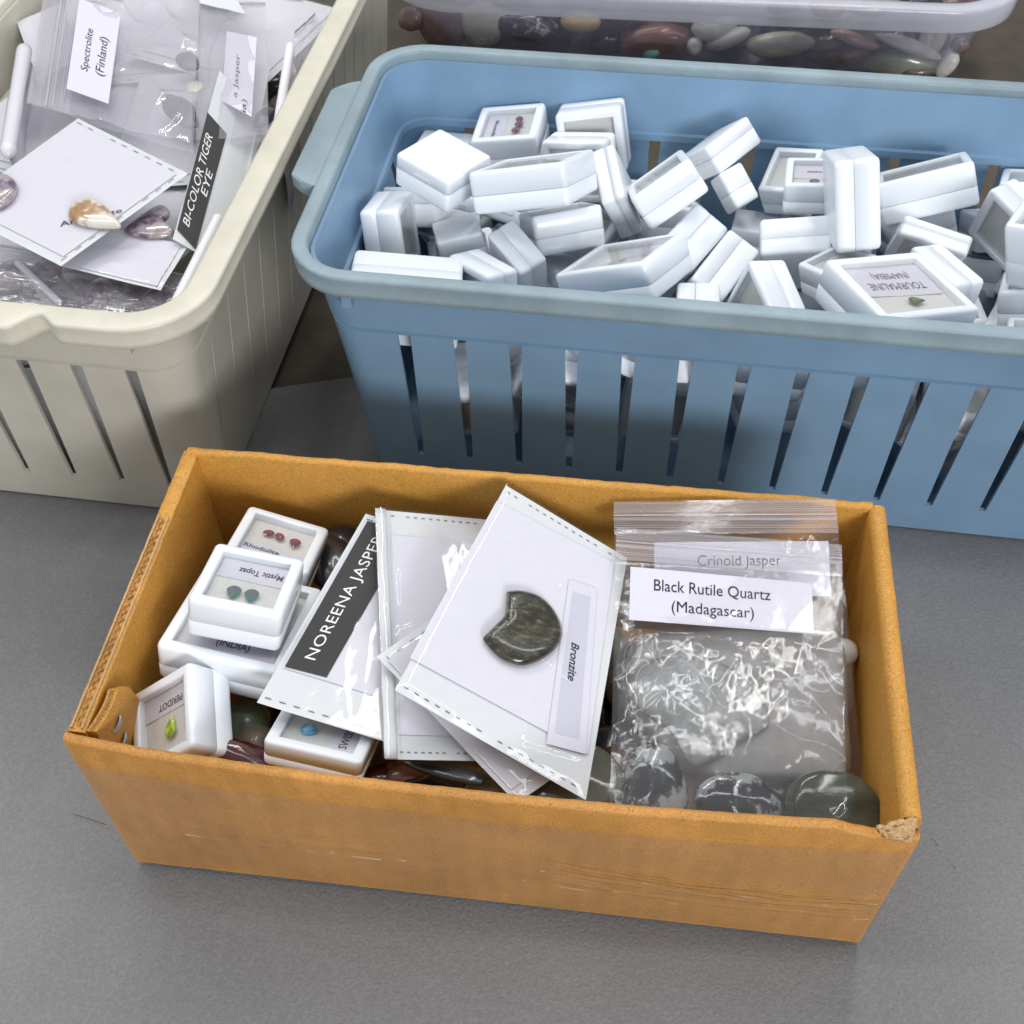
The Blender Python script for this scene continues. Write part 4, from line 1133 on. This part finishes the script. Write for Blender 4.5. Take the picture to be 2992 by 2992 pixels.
# ------------------------------------------------------------------ zip bags
def zip_bag(label, q, zipv, seed, amp=.0016, bulge=.004, milky=False, back=-.002, group='clear zip bags', wr=1.0, nu=130, nv=150, parts=True, zmat='zip', sharp=1.0, flat=None, film=None):
    root = thing('zip_bag', label, 'zip bag', q.mid(), group); O = q.mid(); root['_o'] = tuple(O)
    def ff(u, v_):
        e = 0 if v_ > zipv else min(1, (zipv - v_) / .10)
        if flat: e *= 1 - .85 * max(0, min(1, (v_ - flat[0]) / .05 + .5)) * max(0, min(1, (flat[1] - v_) / .03 + .5))
        mask = .35 + .65 * max(0, min(1, .5 + 1.6 * noise.noise(Vector((u * 1.7 + seed, v_ * 1.9, seed + 9)))))
        wx = u + .10 * noise.noise(Vector((u * 2 + seed, v_ * 2, 1))); wy = v_ + .10 * noise.noise(Vector((u * 2, v_ * 2 + seed, 2)))
        k = 0
        for fq, am in ((2.2, 1.5), (4.6, .75), (9.5, .20), (20, .05)):
            r_ = 1 - abs(noise.noise(Vector((wx * fq + wy * fq * .35 + seed, wy * fq * 1.1 - wx * .4 * fq, seed + fq)))) * 2.6
            k += am * max(0, r_) ** 2
        return e * (bulge * math.sin(math.pi * min(1, max(0, u))) ** .6 * min(1, (1 - abs(2 * v_ / max(zipv, .01) - 1)) * 1.6 + .2) + amp * wr * k * mask)
    m = M[film] if film else M['bag_milky'] if milky else M['bag']
    v, f = sheet(q, nu, nv, lambda u, v_: ff(u, v_))
    o = mesh('front_film', v, f, m, root, True); shift(o, O)
    v, f = sheet(q, 80, 90, lambda u, v_: back * min(1, max(0, (zipv - v_)) / .2) - .0004 + (ff(1 - u, min(zipv, v_ * .97 + .01)) * .35 - bulge * .3) * min(1, max(0, (zipv - v_)) / .15) * (.0 if not parts else 1))
    o = mesh('back_film', v, f, m, root, True); shift(o, O)
    z = q.sub(0.0, zipv, 1.0, .995)
    n = 150
    def zf(u, v_):
        ridges = .0005 * math.sin(v_ * 2 * math.pi * 8) ** 2 if v_ > .10 else .0002
        big = .0011 * (math.exp(-((v_ - .42) / .035) ** 2) + math.exp(-((v_ - .54) / .03) ** 2))
        return .0005 + ridges + big + .0006 * noise.noise(Vector((u * 4, v_ * 1.5, seed)))
    mb = MB(); v, f = sheet(z, 40, n, zf); mb.add(v, f, 0)
    for c_, w_ in ((.16, .006), (.22, .004), (.40, .020), (.47, .012), (.54, .020), (.66, .004), (.72, .003), (.79, .005), (.86, .003), (.93, .006)):
        rail = []
        for k_ in range(41):
            for t_ in (-1, 1):
                vv = c_ + t_ * w_ + .006 * noise.noise(Vector((k_ * .15, c_ * 30, seed)))
                rail.append(z.p(k_ / 40, vv, zf(k_ / 40, vv) + .0003))
        mb.add(rail, [(2 * k_, 2 * k_ + 2, 2 * k_ + 3, 2 * k_ + 1) for k_ in range(40)], 1)
    o = mb.build('zip_strip', [M[zmat], M['zip_rail']], root, True); shift(o, O)
    root['_q'] = 0
    return root
# back bag (crinoid jasper) and the slab in it
q2 = Quad(at(*px('I', 172, 118), .0985), at(*px('I', 1360, 103), .1135), at(*px('I', 1545, 1870), .060), at(*px('I', 200, 1810), .062))
z2 = zip_bag('clear zip bag with Crinoid Jasper label, behind the rutile quartz bag', q2, .885, 3, .0012, .003)
lab = q2.pxquad('I', (390, 340), (1325, 332), (1340, 628), (388, 640), h=.0002)
label_on(z2, lab, [('Crinoid Jasper', (.25, .50, .73, .76), {})])
def onq(q, pts, h): return [q.on('I', x, y, h) for x, y in pts]
outline_stone('mottled grey slab of stone inside the rear zip bag', onq(q2, ((250, 1180), (330, 1000), (600, 950), (860, 1060), (1010, 1300), (830, 1430), (600, 1560), (470, 1360)), -.006), q2.n, .004, 'slab', .5)
outline_stone('taupe slab of stone on the right inside the rear zip bag', onq(q2, ((300, 860), (620, 800), (1000, 800), (1370, 830), (1425, 1250), (1420, 1620), (1130, 1620), (640, 1600), (330, 1350), (240, 1050)), -.010), q2.n, .004, 'slab2', .5)
pebble('milky white round stone at the right edge of the zip bags', at(*px('I', 1398, 930), .068), (.0135, .0125, .012), 'white', seed=3, rough=.1)
# front bag (black rutile quartz)
q1 = Quad(at(*px('I', 188, 255), .1005), at(*px('I', 1397, 350), .1110), at(*px('I', 1428, 1870), .0790), at(*px('I', 148, 1810), .0755))
z1 = zip_bag('front clear zip bag with Black Rutile Quartz (Madagascar) label', q1, .872, 8, .0015, .0030, flat=(.63, .95))
lab = q1.pxquad('I', (262, 470), (1238, 560), (1244, 832), (254, 756), h=.0002)
label_on(z1, lab, [('Black Rutile Quartz', (.135, .54, .775, .80), {}), ('(Madagascar)', (.235, .14, .685, .42), {})])
pebble('grey translucent quartz stone with dark patches, left one in the front zip bag', at(*px('I', 395, 1640), .0705), (.024, .032, .011), 'rutile', (.35, 0, .1), 12, None, .12)
pebble('grey quartz stone with black needles, right one in the front zip bag', at(*px('I', 850, 1740), .0680), (.033, .022, .012), 'rutile', (.35, 0, -.05), 15, None, .14)
pebble('dark green labradorite stone in the front right corner of the cardboard box', at(*px('I', 1350, 1770), .0745), (.0335, .027, .014), 'labra', (.4, .0, -.1), 21, None, .10, flat=.8)
# loose stones in the bottom of the cardboard box
for label, r, x, y, z, size, m, rot, sd in (
    ('sage green stone between the large gem box and the PERIDOT box', 'G', 1040, 1500, .058, (.021, .022, .016), 'green', (.2, .1, .3), 1),
    ('rough beige stone between the PERIDOT and SWISS gem boxes', 'G', 1085, 1610, .058, (.017, .020, .015), 'beige', (0, .2, .1), 2),
    ('long dark red stone just behind the cardboard front wall', 'G', 1050, 1712, .077, (.048, .016, .015), 'darkred', (.1, .10, -.32), 3),
    ('dark red stone to the right of the SWISS gem box', 'H', 290, 1705, .066, (.024, .014, .012), 'darkred', (0, 0, .3), 4),
    ('reddish brown stone below the white folded sleeve', 'H', 440, 1690, .066, (.030, .014, .012), 'rust', (0, 0, .25), 5),
    ('black stone behind the front wall below the white sleeves', 'H', 640, 1770, .068, (.036, .015, .012), 'dark', (0, 0, -.1), 6),
    ('big flat olive grey pebble under the corner of the bronzite sleeve', 'H', 1300, 1730, .072, (.046, .030, .012), 'olive', (.15, 0, .12), 7),
    ('small tan stone at the tip of the turned sleeve', 'H', 900, 1775, .070, (.018, .012, .010), 'beige', (0, 0, .1), 8),
    ('black stone beside the gem box with three pink stones', 'G', 1520, 640, .066, (.022, .026, .012), 'dark', (.2, 0, .4), 9),
    ('dark stone by the cardboard back wall left of the sleeves', 'G', 1540, 560, .062, (.030, .022, .018), 'dark', (0, 0, .2), 10),
): pebble(label, at(*px(r, x, y), z), size, m, rot, sd)
random.seed(5)
for k in range(46):   # the rest of the load, two or three layers of stones
    lx = random.uniform(-.128, .128); ly = random.uniform(-.052, .052); z = random.choice((.014, .030, .045)) + random.uniform(-.003, .003)
    p = BX_LOC + Matrix.Rotation(BX_YAW, 3, 'Z') @ Vector((lx, ly, z))
    s = random.uniform(.018, .030)
    pebble('dark tumbled stone in the load at the bottom of the cardboard box', p, (s * 1.2, s, s * .7), random.choice(('dark', 'dark', 'brown', 'darkred', 'greygreen')), (random.uniform(-.4, .4), random.uniform(-.4, .4), random.uniform(0, 3)), 30 + k, 'stones at the bottom of the cardboard box')

# ------------------------------------------------------------------ cream basket: bags, carded stones, folded sleeves
CBM = Matrix.Translation(CB.location) @ Matrix.Rotation(R(-9.3), 4, 'Z')
def cb(x, y, z): return CBM @ Vector((x, y, z))
GS = 'carded stones in the cream basket'
# underlying layers: flat sleeves filling the basket to just below its rim
for i, (x, y, z, w, h, a) in enumerate(((.045, .06, .121, .085, .10, 12), (.115, .07, .124, .08, .10, -18), (.05, .16, .126, .09, .11, -8), (.118, .165, .128, .075, .11, 10),
                                        (.05, .26, .128, .09, .11, 15), (.112, .27, .127, .085, .11, -12), (.08, .355, .122, .11, .08, 4))):
    ca, sa = math.cos(R(a)), math.sin(R(a))
    c = [cb(x + (u * w * ca - v_ * h * sa) / 2, y + (u * w * sa + v_ * h * ca) / 2, z + .004 * u * math.sin(i * 2.3) + .003 * v_ * math.cos(i * 1.7)) for u, v_ in ((-1, 1), (1, 1), (1, -1), (-1, -1))]
    sleeve('white carded sleeve in the lower layers of the cream basket', Quad(*c), seed=20 + i, group='sleeves buried in the cream basket', edges=((2, 8),))
for i in range(9):     # cards standing on edge just inside the slotted front
    x0 = .012 + .0118 * i; y0 = .006 + .005 * (i % 3); h = .072 + .011 * ((i * 5) % 4)
    c = [cb(x0, y0, .012 + h), cb(x0 + .03, y0 + .002, .012 + h + .008 * ((i * 3) % 3)), cb(x0 + .03, y0 + .004, .006), cb(x0, y0 + .002, .006)]
    qv = Quad(*c)
    sleeve('white card standing inside the cream basket, seen only through its front slots', qv, card=None, seed=40 + i, group='cards seen through the cream slots', edges=())
q4 = pq('W', ((1130, 20), (1500, 20), (1515, 770), (1105, 800)), (.1415, .1375, .1400))
w5 = zip_bag('clear zip bag with a half hidden Jasper label, by the cream right wall', q4, .975, 14, .0010, .0025, True)
lab = q4.pxquad('W', (1252, 570), (1280, 176), (1450, 210), (1420, 660), h=.0022)
label_on(w5, lab, [('a Jasper', (.13, .46, .70, .66), {}), ('ia)', (.005, .14, .16, .36), {})])
qs3 = pq('W', ((95, 125), (345, 20), (470, 330), (210, 440)), (.1390, .1390, .1390))
sleeve('small white carded sleeve with stitched edge at the left of the Spectrolite bag', qs3, seed=51, group=GS, edges=((3, 6), (2, 6)))
qs1 = pq('W', ((1050, -180), (1290, -90), (1385, 78), (1128, 18)), (.1440, .1440, .1440))
sleeve('white paper card at the back of the cream basket, above the Jasper bag', qs1, card=None, seed=52, group=GS, edges=(), film=False)
qs2 = pq('W', ((1660, 190), (1775, 85), (1870, 260), (1610, 600)), (.1400, .1330, .1360))
zip_bag('crumpled empty clear bag against the right wall of the cream basket', qs2, .97, 33, .0012, .002, True)
qw4 = pq('W', ((150, 580), (255, -90), (1130, -70), (1085, 835)), (.1490, .1445, .1445))
w4 = zip_bag('clear zip bag labelled Spectrolite (Finland) lying across the cream basket', qw4, .735, 24, .0030, .0035, True, zmat='bag_milky')
lab = qw4.pxquad('W', (375, 500), (448, -8), (682, 74), (612, 586), h=.0060)
label_on(w4, lab, [('Spectrolite', (.235, .52, .700, .74), dict(shear=.12)), ('(Finland)', (.245, .14, .66, .40), dict(shear=.12))])
for label, x, y, z, size, m, rot, sd in (
    ('dark slate coloured stone at the top of the milky bag in the cream basket', 1060, 345, .1385, (.012, .022, .006), 'blueg', (0, 0, .5), 1),
    ('long dark stone in the milky bag left of the black strip card', 1015, 630, .1385, (.015, .040, .006), 'blueg', (0, 0, .55), 2),
    ('teal grey stone behind the white folded sleeve at the right wall', 1490, 660, .1330, (.010, .020, .006), 'blueg', (0, 0, -.3), 3),
    ('small cream chip between two dark stones in the milky bag', 1095, 490, .1400, (.010, .012, .003), 'cream', (0, 0, .3), 4),
): pebble(label, at(*px('W', x, y), z), size, m, rot, sd)
# black strip card
qw3 = pq('W', ((1240, 395), (1500, 690), (1240, 1500), (975, 1350)), (.1450, .1300, .1440))
w3 = sleeve('white card with black BI-COLOR TIGER EYE strip in the cream basket', qw3, card=None, seed=54, group=GS, edges=(), film_h=.0010, wave=.0001)
st = qw3.pxquad('W', (1000, 1296), (1172, 634), (1281, 756), (1106, 1406), h=.0006)
label_on(w3, st, [('BI-COLOR TIGER', (.085, .53, .86, .86), {}), ('EYE', (.395, .14, .60, .44), {})], ('strip', 'wink'), 'printed_strip')
# bag of purple stones along the front
qw7 = pq('W', ((-330, 1330), (1040, 1560), (955, 1830), (-330, 1700)), (.1350, .1310, .1310))
w7 = zip_bag('clear bag of purple stones lying along the front wall of the cream basket', qw7, .97, 61, .0018, .003, film='bag_soft')
for i, (x, y, sx, sy) in enumerate(((30, 1560, .030, .018), (240, 1540, .022, .016), (470, 1560, .030, .016), (640, 1630, .026, .016), (800, 1640, .024, .020), (900, 1690, .020, .014), (760, 1560, .022, .015), (560, 1690, .022, .012))):
    pebble('banded purple amethyst stone inside the bag along the cream front wall', at(*px('W', x, y), .1265), (sx * 1.15, sy * 1.1, .010), 'ameth', (0, 0, i * 1.1), 70 + i, 'amethyst stones in the front bag')
random.seed(8)
for k in range(26):
    p = cb(random.uniform(.025, .135), random.uniform(.03, .39), random.choice((.018, .04, .065, .088)))
    s = random.uniform(.020, .034)
    pebble('purple and grey stone low in the cream basket, seen only through slots', p, (s * 1.2, s, s * .6), random.choice(('ameth', 'ameth', 'greygreen', 'dark')), (random.uniform(-.4, .4), random.uniform(-.4, .4), random.uniform(0, 3)), 90 + k, 'stones low in the cream basket')
qw2 = pq('W', ((470, 1240), (1062, 1385), (908, 1640), (330, 1500)), (.1420, .1400, .1425))
sleeve('white carded sleeve with a purple and white stone, under the one with the brown stone', qw2, seed=56, card=(.02, .05, .95, .97), group=GS, edges=((2, 9), (1, 6)))
outline_stone('purple and white banded stone on the lower card in the cream basket', [qw2.on('W', x, y, .0006) for x, y in ((700, 1312), (800, 1228), (900, 1172), (948, 1188), (962, 1228), (935, 1268), (986, 1318), (962, 1345), (880, 1356), (780, 1348))], qw2.n, .0040, 'ameth', .6)
qw1 = pq('W', ((440, 668), (1062, 980), (345, 1502), (-275, 1185)), (.1530, .1500, .1500))
w1 = sleeve('large white carded sleeve with a brown and white stone, topmost in the cream basket', qw1, card=(.035, .06, .95, .955), seed=58, group=GS, edges=((0, 9), (1, 9)), film_h=.0009, wave=.0001)
tq = qw1.pxquad('W', (335, 1252), (684, 1172), (690, 1206), (342, 1288), h=.0008)
mb = MB(); text_on(mb, tq, 'Amethyste', (0, 0, 1, 1), 0, 0); o = mb.build('printed_name', [M['ink']], w1); shift(o, qw1.mid())
outline_stone('brown and white teardrop agate on the top card in the cream basket', [qw1.on('W', x, y, .0010) for x, y in ((388, 1218), (415, 1165), (488, 1138), (560, 1150), (620, 1200), (655, 1240), (690, 1290), (660, 1301), (560, 1300), (470, 1286), (408, 1258))], qw1.n, .0050, 'agate', .55)
outline_stone('purple and white stone on the top card, cut by the left edge of the picture', [qw1.on('W', x, y, .0010) for x, y in ((-90, 1060), (-20, 1008), (50, 1008), (100, 1045), (97, 1110), (52, 1165), (-10, 1192), (-80, 1160))], qw1.n, .0050, 'ameth', .55)
def folded_sleeve(label, p0, p1, r, m, drop=.05):
    p0, p1 = Vector(p0), Vector(p1); c = (p0 + p1) / 2
    root = thing('folded_sleeve', label, 'card sleeve', c, 'folded sleeves in the cream basket')
    d = (p1 - p0).normalized(); s = d.cross(Vector((0, 0, 1))).normalized(); u = s.cross(d)
    rings = []
    for k in range(31):
        t = k / 30; q = p0.lerp(p1, t) - c
        e = min(1, math.sqrt(max(0.0, min(t, 1 - t) / .012 + .12)))
        rr = r * e * (1 + .05 * noise.noise(Vector((t * 6, r * 1e4, 0))))
        rings.append([q + (s * math.cos(a) + u * math.sin(a)) * rr for a in [2 * math.pi * i / 18 for i in range(18)]])
    v, f = loft(rings, True, True); o = mesh('fold', v, f, M[m], root, True); fix_normals(o)
    v = []; f = []
    for k in range(13):
        t = .02 + .96 * k / 12; q = p0.lerp(p1, t) - c
        for j in range(5): v.append(q - Vector((0, 0, r * .8 + drop * j / 4)) + s * (.001 * math.sin(j + k * .5)))
    for k in range(12):
        for j in range(4): a = k * 5 + j; f.append((a, a + 1, a + 6, a + 5))
    o = mesh('flap', v, f, M['cardw'], root, True); solidify(o, .0004)
    return root
folded_sleeve('glossy white fold of a sleeve at the far left of the cream basket', at(*px('W', 42, 880), .1480), at(*px('W', 140, 265), .1480), .0041, 'fold_plastic')
folded_sleeve('white folded sleeve beside the right wall, level with the Jasper label', at(*px('W', 1560, 770), .1400), at(*px('W', 1640, 245), .1400), .0026, 'tube')
folded_sleeve('white folded sleeve along the right wall at the front corner of the cream basket', at(*px('W', 975, 1755), .1380), at(*px('W', 1240, 1215), .1400), .0027, 'tube')
folded_sleeve('pale diagonal fold of a sleeve among the purple stones at the cream front wall', at(*px('W', 345, 1720), .1315), at(*px('W', 90, 1475), .1335), .0018, 'fold_plastic', .02)

# ------------------------------------------------------------------ clear tub of stones behind
TYAW = R(-7.0)
def tub():
    ex = Vector((math.cos(TYAW), math.sin(TYAW), 0)); ey = Vector((-ex.y, ex.x, 0))
    f0 = at(2292, 78, .05)                                    # lower edge of the rim band, front
    xl = (at(1072, 60, .055) - f0).dot(ex); xr = (at(2990, 0, .06) - f0).dot(ex)
    Lx, Wy = xr - xl, .31
    y0 = f0.dot(ey)
    zt = CAM_Z * (1 - y0 / at(2292, 10, 0).dot(ey))
    loc = f0 + ex * (xl + Lx / 2) + ey * (Wy / 2); loc.z = 0
    root = thing('storage_tub', 'clear plastic tub with a frosted rim, filled with polished stones, behind the blue basket', 'tub', loc, rz=TYAW)
    hx, hy, r = Lx / 2, Wy / 2, .060
    v, f = rr_loft([(.034, .0012), (.028, .0022), (.0255, .005), (.0245, .0185), (.0232, .0200), (.0225, .0215), (.0125, .051), (.0120, zt - .004)], hx, hy, r, 14, True, False)
    o = mesh('tub_wall', v, f, M['tub'], root, True); autosmooth(o, 50); solidify(o, .0014)
    prof = [(.0115, .0508), (.0, .0500), (-.0006, .0508), (-.0012, zt - .003), (-.0006, zt - .0008), (.001, zt), (.0105, zt), (.0118, zt - .001), (.0118, zt - .004)]
    rings = [[(x, y, z) for x, y in rrect(hx - i, hy - i, r - i, 14)] for i, z in prof]
    v, f = loft(rings, close=True)
    o = mesh('rim', v, f, M['tub_rim'], root, True); fix_normals(o); autosmooth(o, 50)
    return loc, ex, ey, Lx, Wy, zt
TL, TEX, TEY, TLX, TWY, TZT = tub()
def infront(x, y, off):
    """point seen at (x, y) of the photo, on the upright plane off metres behind the tub's front wall"""
    p = TL - TEY * (TWY / 2 - .018 - off)
    q = px('U', x, y)
    return on_plane(q[0], q[1], p, TEY)
for i, (label, x, y, off, size, m, rz) in enumerate((
    ('small dusky pink stone at the left end of the tub', 150, 55, .014, (.022, .016, .018), 'mauve', .4),
    ('large mauve brown stone at the left in the tub', 245, 75, .017, (.040, .020, .042), 'mauve', -.5),
    ('cream white stone left of the black spotted stone in the tub', 358, 70, .015, (.036, .018, .036), 'cream', .2),
    ('black stone with white spots in the tub', 482, 82, .016, (.056, .020, .026), 'black_spot', -.12),
    ('yellow tan stone under the tub rim', 640, 62, .016, (.032, .018, .017), 'tan', .1),
    ('rusty brown arched stone in the middle of the tub front', 862, 122, .017, (.058, .022, .026), 'rust', .15),
    ('small turquoise stone at the foot of the rusty arched one', 850, 152, .010, (.016, .010, .010), 'teal', .3),
    ('small pale bead of stone right of the rusty arched one', 975, 135, .012, (.013, .012, .014), 'white', 0),
    ('pale grey white stone high in the tub middle', 1030, 78, .016, (.034, .018, .022), 'white', .1),
    ('white tapered stone slanting up in the tub middle', 1072, 112, .012, (.036, .014, .013), 'white', .45),
    ('big cream white teardrop stone in the tub', 1222, 130, .014, (.054, .016, .020), 'cream', .12),
    ('flat salmon pink stone in the tub', 1442, 112, .014, (.040, .014, .010), 'pink', -.25),
    ('grey green stone behind the pink one in the tub', 1480, 86, .020, (.036, .016, .018), 'greygreen', 0),
    ('long white slab of stone at the right in the tub', 1595, 132, .014, (.056, .016, .010), 'white', -.32),
    ('brown grey stone below the pink one in the tub', 1400, 160, .016, (.044, .018, .020), 'brown', .1),
    ('dark brown stone right of the cream teardrop in the tub', 1348, 142, .018, (.030, .016, .022), 'brown', .2),
    ('pale grey green flat stone low at the right in the tub', 1570, 186, .012, (.054, .016, .022), 'greygreen', 0),
    ('brown stone at the very bottom right of the tub', 1612, 206, .009, (.030, .012, .010), 'brown', 0),
    ('white shard of stone low at the right end of the tub', 1708, 190, .012, (.014, .010, .022), 'white', -.5),
    ('upright pale shard at the right end of the tub', 1648, 110, .018, (.010, .010, .030), 'white', .05),
    ('second upright pale shard right of the first in the tub', 1682, 108, .020, (.012, .010, .028), 'cream', -.1),
    ('tiny pink brown stone by the right curve of the tub', 1745, 130, .016, (.014, .010, .012), 'mauve', 0),
)): pebble(label, infront(x, y, off), size, m, (0, -rz, TYAW), 120 + i, None, .13)
for i, (label, x, y, z, size, m) in enumerate((
    ('orange brown stone showing above the tub rim', 2415, 2, .060, (.040, .03, .018), 'rust'),
    ('dark mossy green stone above the tub rim', 2560, 2, .060, (.050, .03, .018), 'greygreen'),
    ('black green stone above the tub rim at the right', 2690, 4, .060, (.040, .03, .018), 'dark'),
    ('dark brown stone above the tub rim', 2300, -6, .060, (.040, .03, .018), 'brown'))):
    pebble(label, at(x, y, z), size, m, (0, 0, .3 * i), 160 + i)
random.seed(21)
for k in range(110):
    lx = random.uniform(-TLX / 2 + .042, TLX / 2 - .045); row = k % 3
    ly = -TWY / 2 + .047 + row * .020 + random.uniform(0, .006); z = (.014, .034, .054)[(k // 3) % 3] + random.uniform(-.004, .004)
    s = random.uniform(.022, .034)
    pebble('dark tumbled stone packed deeper in the clear tub', TL + TEX * lx + TEY * ly + Vector((0, 0, z)), (s * 1.25, s * .8, s * .75), random.choice(('dark', 'dark', 'brown', 'blueg', 'mauve', 'greygreen', 'dark')), (random.uniform(-.3, .3), random.uniform(-.3, .3), random.uniform(0, 3)), 200 + k, 'dark stones packed deeper in the tub')
for k in range(110):   # and the top of the load further back
    lx = random.uniform(-TLX / 2 + .05, TLX / 2 - .05); ly = random.uniform(-TWY / 2 + .11, TWY / 2 - .05); z = random.choice((.022, .040)) + random.uniform(-.004, .004)
    s = random.uniform(.026, .038)
    pebble('polished stone in the back half of the clear tub', TL + TEX * lx + TEY * ly + Vector((0, 0, z)), (s * 1.25, s * .9, s * .75), random.choice(('dark', 'brown', 'blueg', 'mauve', 'greygreen', 'cream', 'rust')), (random.uniform(-.3, .3), random.uniform(-.3, .3), random.uniform(0, 3)), 400 + k, 'stones in the back half of the tub')
